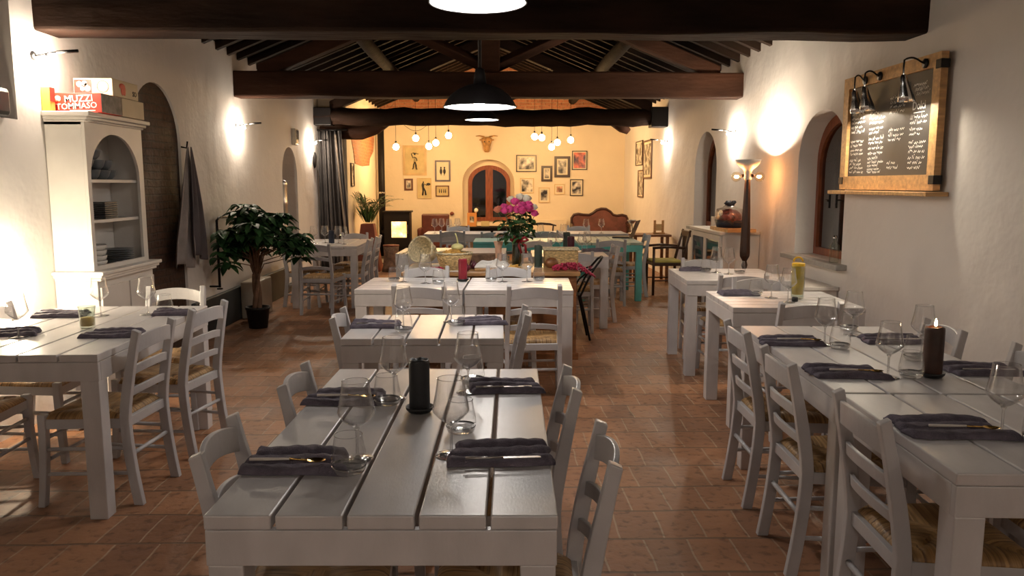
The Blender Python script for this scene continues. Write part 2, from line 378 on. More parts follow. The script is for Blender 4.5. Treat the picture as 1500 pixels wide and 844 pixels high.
def fill2d(outer, holes, t):
    """flat plate with holes: vertices (u, v, w), w from 0 to t"""
    cu = bpy.data.curves.new('plate', 'CURVE'); cu.dimensions = '2D'; cu.fill_mode = 'BOTH'; cu.extrude = t / 2
    for ring in [outer] + list(holes):
        sp = cu.splines.new('POLY'); sp.points.add(len(ring) - 1)
        for q, p in zip(sp.points, ring): q.co = (p[0], p[1], 0, 1)
        sp.use_cyclic_u = True
    ob = bpy.data.objects.new('plate', cu); COL.objects.link(ob)
    dg = bpy.context.evaluated_depsgraph_get()
    me = bpy.data.meshes.new_from_object(ob.evaluated_get(dg))
    vs = [(v.co.x, v.co.y, v.co.z + t / 2) for v in me.vertices]; fs = [tuple(p.vertices) for p in me.polygons]
    bpy.data.objects.remove(ob); bpy.data.curves.remove(cu); bpy.data.meshes.remove(me)
    return vs, fs
def lettering(txt, size, thick=.001):
    cu = bpy.data.curves.new('text', 'FONT'); cu.body = txt; cu.size = size; cu.extrude = thick; cu.align_x = 'CENTER'; cu.align_y = 'CENTER'; cu.resolution_u = 2
    cu.offset = size * .012
    ob = bpy.data.objects.new('text', cu); COL.objects.link(ob)
    dg = bpy.context.evaluated_depsgraph_get()
    me = bpy.data.meshes.new_from_object(ob.evaluated_get(dg))
    vs = [tuple(v.co) for v in me.vertices]; fs = [tuple(p.vertices) for p in me.polygons]
    bpy.data.objects.remove(ob); bpy.data.curves.remove(cu); bpy.data.meshes.remove(me)
    return vs, fs
def rect(u0, v0, u1, v1): return [(u0, v0), (u1, v0), (u1, v1), (u0, v1)]
def arch(u0, u1, v0, vtop, n=20, rise=None):
    """opening with a rounded head"""
    w = (u1 - u0) / 2; c = (u0 + u1) / 2; rise = w if rise is None else rise
    pts = [(u0, v0), (u1, v0)]
    for k in range(n + 1):
        a = PI * k / n
        pts.append((c + w * math.cos(a), vtop - rise + rise * math.sin(a)))
    return pts
# plane maps: (u, v, w) -> world
T_left = lambda x: Matrix(((0, 0, 1, x), (1, 0, 0, 0), (0, 1, 0, 0), (0, 0, 0, 1)))      # u = y, v = z, w = +x
T_right = lambda x: Matrix(((0, 0, -1, x), (1, 0, 0, 0), (0, 1, 0, 0), (0, 0, 0, 1)))    # u = y, v = z, w = -x
T_back = lambda y: Matrix(((1, 0, 0, 0), (0, 0, -1, y), (0, 1, 0, 0), (0, 0, 0, 1)))     # u = x, v = z, w = -y (towards the room)

def props(o, label=None, cat=None, group=None, kind=None):
    if label: o['label'] = label
    if cat: o['category'] = cat
    if group: o['group'] = group
    if kind: o['kind'] = kind
    return o
def thing(name, loc, rz, label, cat, group=None):
    o = bpy.data.objects.new(name, None); COL.objects.link(o)
    o.empty_display_size = .1
    o.location = loc; o.rotation_euler = (0, 0, rz)
    return props(o, label, cat, group)
def copy_tree(o, parent=None):
    c = o.copy(); COL.objects.link(c)
    if parent is not None: c.parent = parent
    for ch in list(o.children): copy_tree(ch, c)
    return c
PROTO = {}
def inst(key, maker, loc, rz, label, cat, group=None):
    """the first of a kind is moved into place, later ones are copies"""
    if key not in PROTO:
        o = maker(); PROTO[key] = o
    else: o = copy_tree(PROTO[key])
    o.location = loc; o.rotation_euler = (0, 0, rz)
    for k in ('label', 'category', 'group'):
        if k in o: del o[k]
    return props(o, label, cat, group)
def structure(o): o['kind'] = 'structure'; return o
def R(d): return math.radians(d)

# ------------------------------------------------------------------ the room
Y0, Y1, XL, XR, XL2, YJ = -3.2, 17.1, -2.9, 2.8, -2.45, 13.25
ZE, ZR, XC = 2.97, 4.14, -.05
def roofz(x): return ZR - (ZR - ZE) * abs(x - XC) / 2.85
b = MB(); b.b2((XL - .5, Y0 - .4, -.12), (XR + .5, Y1 + .5, 0)); structure(b.build('floor', M_floor))

# left wall, with the bricked arch, the small niche and the high recess
holes = [arch(6.43, 7.42, -.02, 2.36), arch(10.88, 11.70, .62, 2.02), rect(2.6, 1.89, 4.93, 2.80)]
vs, fs = fill2d(rect(Y0, -.1, YJ, ZE + .12), [[(u, max(v, .001)) for u, v in holes[0]]] + holes[1:], .5)
b = MB(); b.add(vs, fs, False, T_left(XL - .5)); wl = structure(b.build('wall_left', M_wall))
b = MB(); b.b2((XL - .30, 6.3, 0), (XL - .025, 7.55, 2.45)); structure(b.build('trim_1', M_brickdark))
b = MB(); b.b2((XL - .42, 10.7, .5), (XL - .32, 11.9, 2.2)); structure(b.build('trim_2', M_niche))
b = MB(); b.b2((XL - .45, 2.4, 1.8), (XL - .35, 5.0, 2.9)); structure(b.build('trim_3', M_wall))
b = MB(); b.b2((XL - .5, YJ - .02, -.1), (XL2, Y1 + .3, 3.16)); structure(b.build('wall_left_rear', M_warmwall))
# right wall with two deep window openings
W1 = arch(6.27, 7.27, .86, 2.13, rise=.42); W2 = arch(9.97, 11.05, .92, 2.19, rise=.5)
vs, fs = fill2d(rect(Y0, -.1, Y1 + .1, ZE + .12), [W1, W2], .5)
b = MB(); b.add(vs, fs, False, T_right(XR + .5)); structure(b.build('wall_right', M_wall))
# end wall with the arched window, brick gable over it
WB = arch(-.70, .42, .60, 2.03, rise=.5)
vs, fs = fill2d(rect(XL - .3, -.1, XR + .3, 3.08), [WB], .4)
b = MB(); b.add(vs, fs, False, T_back(Y1 + .4)); structure(b.build('wall_back', M_warmwall))
b = MB(); vs, fs = fill2d([(XL - .2, 3.08), (XR + .2, 3.08), (XR + .2, 3.12), (XC, ZR + .1), (XL - .2, 3.12)], [], .4)
b.add(vs, fs, False, T_back(Y1 + .4)); structure(b.build('wall_gable', M_brickgable))
b = MB(); b.b2((XL - .5, Y0 - .3, -.1), (XR + .5, Y0, 4.3)); structure(b.build('wall_front', M_wall))
# ceiling
b = MB()
for sx in (-1, 1):
    xe = XC + sx * 3.35; ze = ZR - (ZR - ZE) * 3.35 / 2.85
    b.sweep([[(XC, y, ZR), (xe, y, ze), (xe, y, ze + .1), (XC, y, ZR + .1)] for y in (Y0 - .3, Y1 + .5)])
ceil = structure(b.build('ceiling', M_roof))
def slopebar(x0, x1, y, h, w, drop):
    """bar running down the roof slope, its top `drop` under the boards"""
    z0, z1 = roofz(x0) - drop, roofz(x1) - drop
    return [[(x0, y - w / 2, z0), (x0, y + w / 2, z0), (x0, y + w / 2, z0 - h), (x0, y - w / 2, z0 - h)],
            [(x1, y - w / 2, z1), (x1, y + w / 2, z1), (x1, y + w / 2, z1 - h), (x1, y - w / 2, z1 - h)]]
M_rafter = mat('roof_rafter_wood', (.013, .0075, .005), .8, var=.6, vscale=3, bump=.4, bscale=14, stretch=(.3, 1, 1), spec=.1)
protoR = {}
for sx in (-1, 1):
    b = MB(); b.sweep(slopebar(XC, XC + sx * 2.95, 0, .08, .075, .0)); protoR[sx] = b.build('rafter', M_rafter, ceil)
k = 0
y = 3.1
while y < Y1 - .1:
    for sx in (-1, 1):
        o = protoR[sx] if k == 0 else protoR[sx].copy()
        if k: COL.objects.link(o); o.parent = ceil
        o.location.y = y + random.uniform(-.03, .03)
    y += .36; k += 1
for px_, r_ in ((-1.66, .085), (1.66, .085), (XC, .09)):
    b = MB(); pts = []; rs = []
    for i in range(40):
        y = Y0 + (Y1 - Y0) * i / 39
        pts.append((px_ + .02 * noise.noise((y * .6, px_, 0)), y, roofz(px_) - .08 - r_ - (.0 if px_ != XC else .02)))
        rs.append(r_ * (1 + .12 * noise.noise((y * .9, 4, px_))))
    b.tube(pts, rs, 10)
    lab = {-1.66: 'rough brown round purlin under the left roof slope', 1.66: 'rough brown round purlin under the right roof slope', XC: 'rough round ridge pole along the top of the roof'}[px_]
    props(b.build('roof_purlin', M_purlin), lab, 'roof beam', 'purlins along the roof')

def wavybeam(b, x0, x1, y, zb, w, h, amp=.015, seed=0, n=26, rot=0):
    secs = []
    for i in range(n + 1):
        t = i / n; x = x0 + (x1 - x0) * t
        q = lambda k: amp * noise.noise((x * 1.3, k * 7.1 + seed, seed))
        sag = q(9)
        secs.append([(x, y - w / 2 + q(1), zb + q(2) + sag), (x, y + w / 2 + q(3), zb + q(4) + sag),
                     (x, y + w / 2 + q(5), zb + h + q(6) + sag), (x, y - w / 2 + q(7), zb + h + q(8) + sag)])
    b.sweep(secs)
def truss(y, zb, h, w, label, m, seed, log=False):
    t = thing('roof_truss', (0, y, 0), 0, label, 'roof truss', 'timber trusses across the room')
    b = MB()
    if not log: wavybeam(b, XL - .08, XR + .08, 0, zb, w, h, .02, seed)
    else:
        pts = []; rs = []
        for i in range(40):
            u = i / 39; x = XL - .05 + (XR - XL + .1) * u
            pts.append((x, .05 * noise.noise((x, 3, 1)), zb + h / 2 + .045 * noise.noise((x * .8, 1, 8)) + .03 * noise.noise((x * 3, 2, 8))))
            rs.append(h / 2 * (1 + .10 * noise.noise((x * 2.5, 7, 1)) + .06 * noise.noise((x * 6, 7, 1))))
        b.tube(pts, rs, 14)
    b.build('tie_beam', m, t, bevel=0 if log else .02)
    b = MB(); b.b2((XC - .11, -.10, zb + h - .06), (XC + .11, .10, roofz(XC) - .27)); b.build('king_post', m, t, bevel=.015)
    for sx in (-1, 1):
        b = MB(); b.sweep(slopebar(XC, XC + sx * 2.6, 0, .17, .17, .25)); b.build('principal_rafter', m, t, bevel=.012)
        b = MB(); b.tube([(XC + sx * .08, 0, zb + h + .08), (XC + sx * 1.15, 0, roofz(XC + sx * 1.15) - .36)], .075, 4); b.build('strut', m, t, bevel=.01)
    return t
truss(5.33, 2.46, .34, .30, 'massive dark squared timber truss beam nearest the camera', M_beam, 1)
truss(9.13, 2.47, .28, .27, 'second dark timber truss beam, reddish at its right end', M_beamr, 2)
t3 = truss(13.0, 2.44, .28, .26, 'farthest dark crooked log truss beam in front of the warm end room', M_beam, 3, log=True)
b = MB(); b.tube([(-2.85, .25, 2.50), (-2.5, .25, 2.36), (-2.2, .25, 2.35), (-1.95, .25, 2.42), (-1.7, .25, 2.55)], [.11, .13, .12, .10, .05], 12); b.build('corbel', M_beamr, t3)
b = MB(); b.tube([(1.95, .2, 2.56), (2.12, .2, 2.44), (2.22, .2, 2.36)], [.10, .10, .05], 8); b.build('corbel', M_beamr, t3)
b = MB(); b.b2((2.53, -.14, 2.42), (2.8, .14, 2.74)); b.build('bracket', M_enamel, t3, bevel=.01)
b = MB(); b.b2((-2.9, -.14, 2.44), (-2.62, .14, 2.72)); b.build('bracket', M_enamel, t3, bevel=.01)

# dado along the left wall
b = MB(); b.b2((XL, 7.46, 0), (XL + .05, 10.85, .37)); structure(b.build('baseboard_left', M_skirt, bevel=.01))
b = MB(); b.b2((XL, 10.86, 0), (XL + .03, YJ - .02, .12)); structure(b.build('baseboard_left_rear', M_skirt, bevel=.01))
b = MB(); b.b2((XL2, Y1 - .03, 0), (XR, Y1, .10)); structure(b.build('baseboard_back', M_sill, bevel=.005))
# bare brick patch where the plaster is missing
b = MB(); pp = [(13.64, 2.60), (16.1, 2.66), (16.2, 2.4), (16.05, 2.15), (15.6, 2.0), (15.5, 1.86), (14.7, 1.83), (13.95, 1.86), (13.8, 2.1), (13.62, 2.3)]
vs, fs = fill2d(pp, [], .014); b.add(vs, fs, False, T_left(XL2 - .004)); structure(b.build('trim_4', M_brickor))

# windows
def window(name, ring_out, T, w0, inset=.07, mull=None, depth=.055, flip=False, handle=None, mtl=None):
    us = [p[0] for p in ring_out]; vs_ = [p[1] for p in ring_out]
    cu, cv = (min(us) + max(us)) / 2, (min(vs_) + max(vs_)) / 2
    su = (max(us) - min(us) - 2 * inset) / (max(us) - min(us)); sv = (max(vs_) - min(vs_) - 2 * inset) / (max(vs_) - min(vs_))
    root = bpy.data.objects.new(name, None); COL.objects.link(root); structure(root)
    inner = [(cu + (u - cu) * su, cv + (v - cv) * sv) for u, v in ring_out]
    b = MB()
    vs, fs = fill2d(ring_out, [inner], depth); b.add([(p[0], p[1], p[2] + w0) for p in vs], fs, False, T)
    fr = b.build('window_frame', M_winwood, root, bevel=.006)
    if mull:
        b = MB(); b.b2((cu - mull / 2, min(vs_) + inset * .5, w0 - .005), (cu + mull / 2, max(vs_) - inset * .6, w0 + depth + .01), T)
        b.build('window_mullion', M_winwood, root, bevel=.006)
    b = MB(); vs, fs = fill2d(inner, [], .006); b.add([(p[0], p[1], p[2] + w0 + depth * .4) for p in vs], fs, False, T)
    b.build('window_pane', M_pane, root)
    b = MB(); b.b2((min(us) - .15, min(vs_) - .1, w0 - .14), (max(us) + .15, max(vs_) + .1, w0 - .12), T); b.build('window_backing', M_night, root)
    if handle:
        b = MB(); hu, hv = handle
        b.tube([(hu, hv - .07, w0 + depth + .004), (hu, hv + .05, w0 + depth + .004)], .010, 8, T)
        b.tube([(hu, hv, w0 + depth), (hu, hv, w0 + depth + .04), (hu - .09, hv - .01, w0 + depth + .045)], .007, 8, T); b.build('window_handle', M_iron, root)
    return root
w1 = window('window_1', arch(6.2, 7.3, .84, 2.12, rise=.42), T_right(XR + .5), .27, inset=.085, handle=(6.95, 1.36))
b = MB(); b.b2((XR - .09, 6.16, .815), (XR + .25, 7.40, .86)); b.build('window_sill', M_sill, w1, bevel=.008)
w2 = window('window_2', arch(9.9, 11.1, .9, 2.18, rise=.5), T_right(XR + .5), .27, inset=.085)
b = MB(); b.b2((XR - .08, 9.85, .875), (XR + .25, 11.15, .92)); b.build('window_sill', M_sill, w2, bevel=.008)
w3 = window('window_3', arch(-.585, .335, .70, 1.91, rise=.36), T_back(Y1 + .4), .17, inset=.085, mull=.16)
# deep plaster reveal filling between the opening and the window frame
b = MB(); vs, fs = fill2d(arch(-.72, .44, .58, 2.05, rise=.5), [arch(-.575, .325, .71, 1.90, rise=.36)], .05)
b.add([(p[0], p[1], p[2] + .14) for p in vs], fs, False, T_back(Y1 + .4)); structure(b.build('trim_5', M_niche if False else M_warmwall))

# ------------------------------------------------------------------ furniture makers
def plank_table(W, L, n, along='y', leg=.085, top=.034, apron=.087, H=.76, m=None, mt=None, gap=.010):
    m = m or M_paint; mt = mt or m
    root = bpy.data.objects.new('dining_table', None); COL.objects.link(root)
    b = MB(); S = W if along == 'y' else L
    pw = (S - gap * (n - 1)) / n
    for k in range(n):
        a = -S / 2 + k * (pw + gap)
        if along == 'y': b.b2((a, -L / 2, H - top), (a + pw, L / 2, H))
        else: b.b2((-W / 2, a, H - top), (W / 2, a + pw, H))
    b.build('tabletop', mt, root, bevel=.004)
    b = MB(); e = .0015; t = .024; z0, z1 = H - top - apron, H - top - .0015
    for sy in (-1, 1): b.b2((-W / 2 + e, sy * (L / 2 - e), z0), (W / 2 - e, sy * (L / 2 - e - t), z1))
    for sx in (-1, 1): b.b2((sx * (W / 2 - e), -L / 2 + e + t, z0), (sx * (W / 2 - e - t), L / 2 - e - t, z1))
    b.build('apron', m, root, bevel=.003)
    for sx in (-1, 1):
        for sy in (-1, 1):
            b = MB(); b.b2((sx * (W / 2 - .004), sy * (L / 2 - .004), 0), (sx * (W / 2 - leg), sy * (L / 2 - leg), z0 + .0005)); b.build('leg', m, root, bevel=.004)
    return root
TABS = 'white plank dining tables'
def table(key, x, y, rz, label, W, L, n, along='y', **kw):
    return inst(key, lambda: plank_table(W, L, n, along, **kw), (x, y, 0), R(rz), label, 'table', TABS if 'm' not in kw else 'turquoise and grey tables')
table('t1', -.245, 2.40, -1.2, 'long white plank table nearest the camera in the centre, black candle on it', .80, 1.42, 5)
table('t2', -.352, 4.09, -.2, 'short white plank table directly behind the front centre one', .79, .70, 5)
table('t3', -.60, 5.885, -2.5, 'white table with the red candle, left half of the crosswise pair', .77, .73, 6, 'x')
table('t3', .183, 5.850, -2.5, 'white table right half of the crosswise pair, before the wooden chest', .77, .73, 6, 'x')
table('tl', -2.19, 4.10, 1.0, 'long white plank table at the left, beside the white dresser', .87, 1.40, 5)
table('r1a', 1.575, 2.29, -3, 'white plank table in the right foreground, cut by the picture edge', .73, .78, 4)
table('r1b', 1.625, 3.365, -3, 'white plank table on the right carrying the burning brown candle', .73, 1.34, 4)
table('r2', 1.855, 5.02, -2.5, 'white table on the right with the yellow vase', .80, .74, 6, 'x')
table('r3', 1.91, 6.43, -3, 'white table on the right beside the floor lamp', .80, .88, 6, 'x')
table('l2', -2.07, 10.1, .5, 'white table at the left wall behind the potted tree', .80, 1.25, 5)
table('m1', -.47, 8.80, -2, 'white table partly hidden behind the tipped basket', 1.18, .78, 6, 'x')
table('m2', .79, 8.46, -2, 'white table behind the wooden chest with its right leg in view', .80, .78, 6, 'x')
table('tqa', .36, 10.52, -1, 'long turquoise table behind the bouquet of roses', 1.28, .72, 5, 'x', m=M_turq, mt=M_turq)
table('tqb', 1.49, 10.58, -1, 'turquoise table at the right with the open laptop', .82, 1.18, 5, 'y', m=M_turq, mt=M_turqtop)
M_greytab = mat('grey_blue_table_paint', (.43, .44, .47), .4, var=.05)
table('g1', -.57, 12.15, 0, 'grey-blue table at the far left near the stove', 1.0, .72, 5, 'x', m=M_greytab)
table('g1', .47, 12.15, 0, 'grey-blue table in the far middle before the end window', 1.0, .72, 5, 'x', m=M_greytab)
table('g1', 1.51, 12.15, 0, 'grey-blue table at the far right in front of the sofa', 1.0, .72, 5, 'x', m=M_greytab)

def post(x0, pts, w, d):
    """upright with a rectangular section; pts = (x shift, y, z, depth factor)"""
    secs = []
    for dx, y, z, k in pts:
        x = x0 + dx; e = d * k / 2
        secs.append([(x - w / 2, y - e, z), (x + w / 2, y - e, z), (x + w / 2, y + e, z), (x - w / 2, y + e, z)])
    return secs
def ladder_chair(m, H=.83):
    root = bpy.data.objects.new('ladder_back_chair', None); COL.objects.link(root)
    sw, sr, sd, sh = .215, .178, .185, .435          # half widths front and rear, half depth, seat height
    ypost = lambda z: -.19 - (.0 if z > .2 and z < .45 else 0) - (.075 * ((z - .42) / .41) ** 1.3 if z > .42 else .045 * ((.42 - z) / .42) ** 1.6)
    for sx in (-1, 1):
        b = MB(); pts = []
        for i in range(15):
            z = (H + .0) * i / 14
            k = 1.0 if z < .6 else 1.0 - .28 * (z - .6) / .23
            pts.append((-sx * .010 * max(0, (z - .42)) / .41, ypost(z), z, k))
        secs = post(sx * (sr + .002), pts, .031, .046)
        # slanted tip
        secs[-1] = [(p[0], p[1], p[2] + (.010 if p[1] > pts[-1][1] else -.004)) for p in secs[-1]]
        b.sweep(secs, smooth=False); b.build('rear_leg', m, root, bevel=.004)
        b = MB(); pts = []
        for i in range(9):
            z = (sh + .008) * i / 8; u = z / sh
            pts.append((sx * .012 * (1 - u) ** 2, sd - .002 + .022 * (1 - u) ** 2, z, .86 + .14 * u))
        b.sweep(post(sx * sw, pts, .036, .038)); b.build('front_leg', m, root, bevel=.004)
    for zb, zt, ar, bow in ((.725, .800, .022, .032), (.620, .662, .018, .030), (.515, .552, .016, .028)):
        b = MB(); secs = []; n = 12; zm = (zb + zt) / 2; hw = sr - .018
        for i in range(n + 1):
            s = -1 + 2 * i / n; a = 1 - s * s; x = hw * s; y = ypost(zm) - bow * a
            secs.append([(x, y - .0075, zb + ar * a), (x, y + .0075, zb + ar * a), (x, y + .0075 - .004, zt + ar * a), (x, y - .0075 - .004, zt + ar * a)])
        b.sweep(secs); b.build('back_slat', m, root, bevel=.003)
    # rails under the rush
    b = MB(); zr0, zr1 = sh - .062, sh - .016
    b.b2((-sw, sd - .012, zr0), (sw, sd + .010, zr1)); b.b2((-sr, -.20, zr0), (sr, -.178, zr1))
    for sx in (-1, 1):
        b.sweep([[(sx * (sr - .011), -.19, zr0), (sx * (sr + .011), -.19, zr0), (sx * (sr + .011), -.19, zr1), (sx * (sr - .011), -.19, zr1)],
                 [(sx * (sw - .011), sd, zr0), (sx * (sw + .011), sd, zr0), (sx * (sw + .011), sd, zr1), (sx * (sw - .011), sd, zr1)]])
    b.build('seat_frame', m, root, bevel=.002)
    # rush seat
    def f(u, v):
        s, t = 2 * u - 1, 2 * v - 1
        hw = (sr + .010) + (sw - sr) * v
        m_ = max(abs(s), abs(t)); d = abs(abs(s) - abs(t))
        z = sh + .010 - .020 * m_ ** 9 - .012 * math.exp(-(d / .07) ** 2) * min(1, m_ * 2) + .010 * (m_ ** 2) * (1 - m_ ** 8) - .008 * (1 - m_)
        k = 1 - .05 * (abs(s) ** 6) * (abs(t) ** 6)
        return (hw * s * k, (-.180 + .375 * v) if True else 0, z)
    b = MB(); b.grid(f, 28, 28, bottom=sh - .018); b.build('rush_seat', M_rush, root, weld=True)
    for z in (.155, .275):
        for sx in (-1, 1):
            b = MB(); b.tube([(sx * (sr + .004), ypost(z), z), (sx * (sw + .004), sd + .004, z)], .0095, 8); b.build('stretcher', m, root)
    for z in (.215, .32):
        b = MB(); b.tube([(-sw, sd + .004, z), (sw, sd + .004, z)], .0095, 8); b.build('stretcher', m, root)
    b = MB(); b.tube([(-sr, ypost(.24), .24), (sr, ypost(.24), .24)], .0105, 8); b.build('stretcher', m, root)
    return root
CH = 'white ladder-back rush seat chairs'
def chair(bx, by, face, label, key='chair', m=None, group=CH):
    """bx, by: middle of the top of the back; face: the way a sitter looks (degrees, 0 = +x)"""
    a = R(face); ox, oy = bx + .262 * math.cos(a), by + .262 * math.sin(a)
    return inst(key, lambda: ladder_chair(m or M_chair), (ox, oy, 0), a - PI / 2, label, 'chair', group)
chair(-.755, 2.07, 4, 'white ladder-back chair in the foreground, left side, nearest place of the candle table')
chair(-.715, 2.75, 1, 'white ladder-back chair at the far left place of the front centre table')
chair(.265, 2.67, 180, 'white ladder-back chair at the far right place of the front centre table')
chair(.292, 1.98, 178, 'white ladder-back chair in the foreground, right side of the front centre table')
chair(-.825, 4.09, 2, 'white chair on the left of the short table behind the front one')
chair(.165, 4.15, 180, 'white chair on the right of the short table behind the front one')
chair(.262, 5.19, 93, 'white chair with its back to us before the right crosswise table')
chair(-.51, 5.21, 84, 'white chair with its back to us before the red candle')
chair(-.56, 6.44, 262, 'white chair behind the red candle, only its curved back showing')
chair(.11, 6.42, 266, 'white chair between the right crosswise table and the wooden chest')
chair(-1.64, 3.76, 176, 'white chair pushed in at the near right side of the left table')
chair(-1.60, 4.37, 170, 'white chair pulled out at the far right side of the left table')
chair(-2.10, 5.17, 274, 'white chair at the far end of the left table, facing us')
chair(-2.82, 3.70, 2, 'white chair at the left picture edge, only a curved leg and seat corner showing')
chair(-2.80, 4.38, 0, 'white chair on the wall side of the left table, rush seat glowing underneath')
chair(1.150, 3.66, -2, 'white chair at the left side of the right table, farthest of its three')
chair(1.115, 3.02, -2, 'white chair at the left side of the right table, middle of its three')
chair(1.115, 2.31, -3, 'white chair in the right foreground, nearest of the three along that table')
chair(2.16, 3.68, 177, 'white chair on the wall side of the right table behind the brown candle')
chair(2.20, 3.05, 177, 'white chair on the wall side, its post tip near the right picture edge')
chair(2.12, 2.22, 177, 'white chair whose seat and front leg show under the right foreground table')
chair(1.80, 4.38, 90, 'white chair between the candle table and the yellow vase table, back to us')
chair(1.90, 5.60, 268, 'white chair at the far side of the yellow vase table, pale curved back')
chair(1.86, 5.80, 88, 'grey-shaded white chair before the lamp table, back to us')
chair(1.88, 7.08, 268, 'white chair at the far side of the table beside the floor lamp')
chair(-2.06, 8.96, 86, 'white chair at the near end of the table behind the potted tree, back to us')
chair(-1.54, 9.72, 180, 'white chair on the right side of the table at the left wall, nearer one')
chair(-1.52, 10.29, 180, 'white chair on the right side of the table at the left wall, farther one')
chair(-1.95, 10.97, 270, 'white chair at the far end of the table by the curtain')
chair(-2.62, 9.8, 0, 'white chair squeezed between the left wall and the table behind the tree')
chair(.80, 7.78, 92, 'white chair with its back to us behind the wooden chest')
chair(1.33, 8.62, 182, 'white chair on the right of the white table with the maroon candle, nearer')
chair(1.42, 9.55, 92, 'grey-blue chair with its back to us before the turquoise laptop table', 'gchair', M_chairg, 'grey-blue ladder-back chairs')
chair(2.05, 10.55, 180, 'grey-blue chair on the right end of the turquoise laptop table', 'gchair', None, 'grey-blue ladder-back chairs')
chair(-.62, 11.45, 90, 'grey-blue chair before the far left grey table near the stove', 'gchair', None, 'grey-blue ladder-back chairs')
chair(-.02, 11.20, 90, 'grey-blue chair behind the small pink flowers', 'gchair', None, 'grey-blue ladder-back chairs')
chair(.74, 11.45, 90, 'grey-blue chair before the far middle grey table, right of the roses', 'gchair', None, 'grey-blue ladder-back chairs')
chair(1.36, 12.80, 270, 'grey-blue chair behind the far right table, in front of the sofa', 'gchair', None, 'grey-blue ladder-back chairs')
chair(-.60, 12.80, 270, 'grey-blue chair behind the far left grey table', 'gchair', None, 'grey-blue ladder-back chairs')
chair(.50, 9.42, 270, 'white chair between the turquoise table and the white table behind the chest')
chair(.30, 11.05, 270, 'grey-blue chair at the far side of the long turquoise table', 'gchair', None, 'grey-blue ladder-back chairs')

# ------------------------------------------------------------------ tableware
def wine_glass():
    root = bpy.data.objects.new('wine_glass', None); COL.objects.link(root)
    b = MB(); P = [(.0005, .092), (.006, .093), (.014, .098), (.030, .113), (.0415, .130), (.0425, .138), (.040, .152), (.036, .178), (.0325, .205), (.0305, .226)]
    b.lathe(P, 32); b.lathe([(r - .0012 if r > .004 else r, z + .0012) for r, z in P[:-1]] + [(.0295, .226)], 32); b.build('bowl', M_glass, root, weld=False)
    b = MB(); b.lathe([(.0, .0015), (.036, .0012), (.0365, .0022), (.020, .0045), (.007, .008), (.0035, .016), (.0032, .050), (.0034, .082), (.007, .091), (.0, .0935)], 24); b.build('stem_and_foot', M_glassr, root)
    b = MB(); b.tube([(.0302 * math.cos(a), .0302 * math.sin(a), .2262) for a in [2 * PI * k / 32 for k in range(32)]], .0009, 5, closed=True); b.build('rim', M_glassr, root)
    return root
def tumbler():
    root = bpy.data.objects.new('water_tumbler', None); COL.objects.link(root)
    b = MB(); P = [(.0, .010), (.026, .010), (.0365, .020), (.0385, .032), (.0365, .052), (.0325, .074), (.0300, .092)]
    b.lathe(P, 32); b.build('body', M_glass, root)
    b = MB(); b.lathe([(0, .0012), (.024, .0012), (.033, .006), (.0365, .016), (.0375, .022), (.030, .013), (.018, .0085), (0, .008)], 32); b.build('base', M_glassr, root)
    b = MB(); b.tube([(.0300 * math.cos(a), .0300 * math.sin(a), .0922) for a in [2 * PI * k / 32 for k in range(32)]], .0010, 5, closed=True); b.build('rim', M_glassr, root)
    return root
TZ = .7605
def wine(x, y, label, z=TZ):
    o = inst('wine', wine_glass, (x, y, z), random.uniform(0, 6), label, 'wine glass', 'stemmed wine glasses on the tables'); o.scale = (1.2, 1.2, .96)
def tumb(x, y, label, z=TZ):
    o = inst('tumb', tumbler, (x, y, z), random.uniform(0, 6), label, 'tumbler', 'water tumblers on the tables'); o.scale = (1.2, 1.2, 1.12)
wine(-.375, 2.06, 'stemmed wine glass in the front left of the black candle, nearest to us')
tumb(-.378, 1.955, 'clear tumbler in front of the wine glass at the front left place')
wine(-.352, 2.665, 'stemmed wine glass just left of the black candle, far left place')
tumb(-.366, 2.585, 'clear tumbler left of the black candle')
wine(-.122, 2.085, 'stemmed wine glass at the front right, between black candle and folded napkin')
tumb(-.104, 2.28, 'clear tumbler right of the black candle')
wine(-.098, 2.74, 'stemmed wine glass at the far right place of the front centre table')
tumb(-.086, 2.86, 'clear tumbler at the far right place of the front centre table')
wine(-.476, 4.02, 'wine glass on the short second table, left one')
tumb(-.462, 3.90, 'tumbler on the short second table, left one')
wine(-.239, 4.20, 'wine glass on the short second table, right one')
tumb(-.205, 4.09, 'tumbler on the short second table, right one')
tumb(-.778, 6.02, 'tumbler at the far left end of the red candle table')
wine(-.70, 5.96, 'wine glass at the left end of the red candle table')
wine(-.524, 5.87, 'wine glass second from the left on the red candle table')
tumb(-.426, 5.84, 'tumbler just left of the red candle')
tumb(-.03, 5.99, 'tumbler left of the two wine glasses on the right crosswise table')
wine(.055, 5.95, 'wine glass before the white cloth on the chest')
wine(.243, 5.95, 'wine glass before the rose vase, right crosswise table')
tumb(.337, 6.03, 'tumbler at the right end of the crosswise tables')
wine(1.528, 3.55, 'wine glass by the farthest napkin on the right candle table')
tumb(1.56, 3.46, 'tumbler by the farthest napkin on the right candle table')
wine(1.765, 3.78, 'wine glass at the far wall-side place of the right candle table')
tumb(1.80, 3.90, 'tumbler at the far wall-side place of the right candle table')
wine(1.515, 2.93, 'wine glass left of the burning brown candle')
tumb(1.60, 2.92, 'tumbler left of the burning brown candle')
wine(1.865, 3.33, 'wine glass hidden behind the burning brown candle')
tumb(1.775, 3.22, 'tumbler behind and left of the burning brown candle')
wine(1.500, 2.22, 'wine glass in the right foreground by the gold spoon')
tumb(1.565, 2.15, 'tumbler at the right picture edge')
tumb(1.747, 5.18, 'tumbler next to the napkin on the yellow vase table')
wine(1.81, 5.06, 'wine glass on the yellow vase table, left one')
wine(1.845, 4.86, 'wine glass on the yellow vase table just before the vase')
tumb(1.80, 6.63, 'tumbler next to the napkin on the floor lamp table')
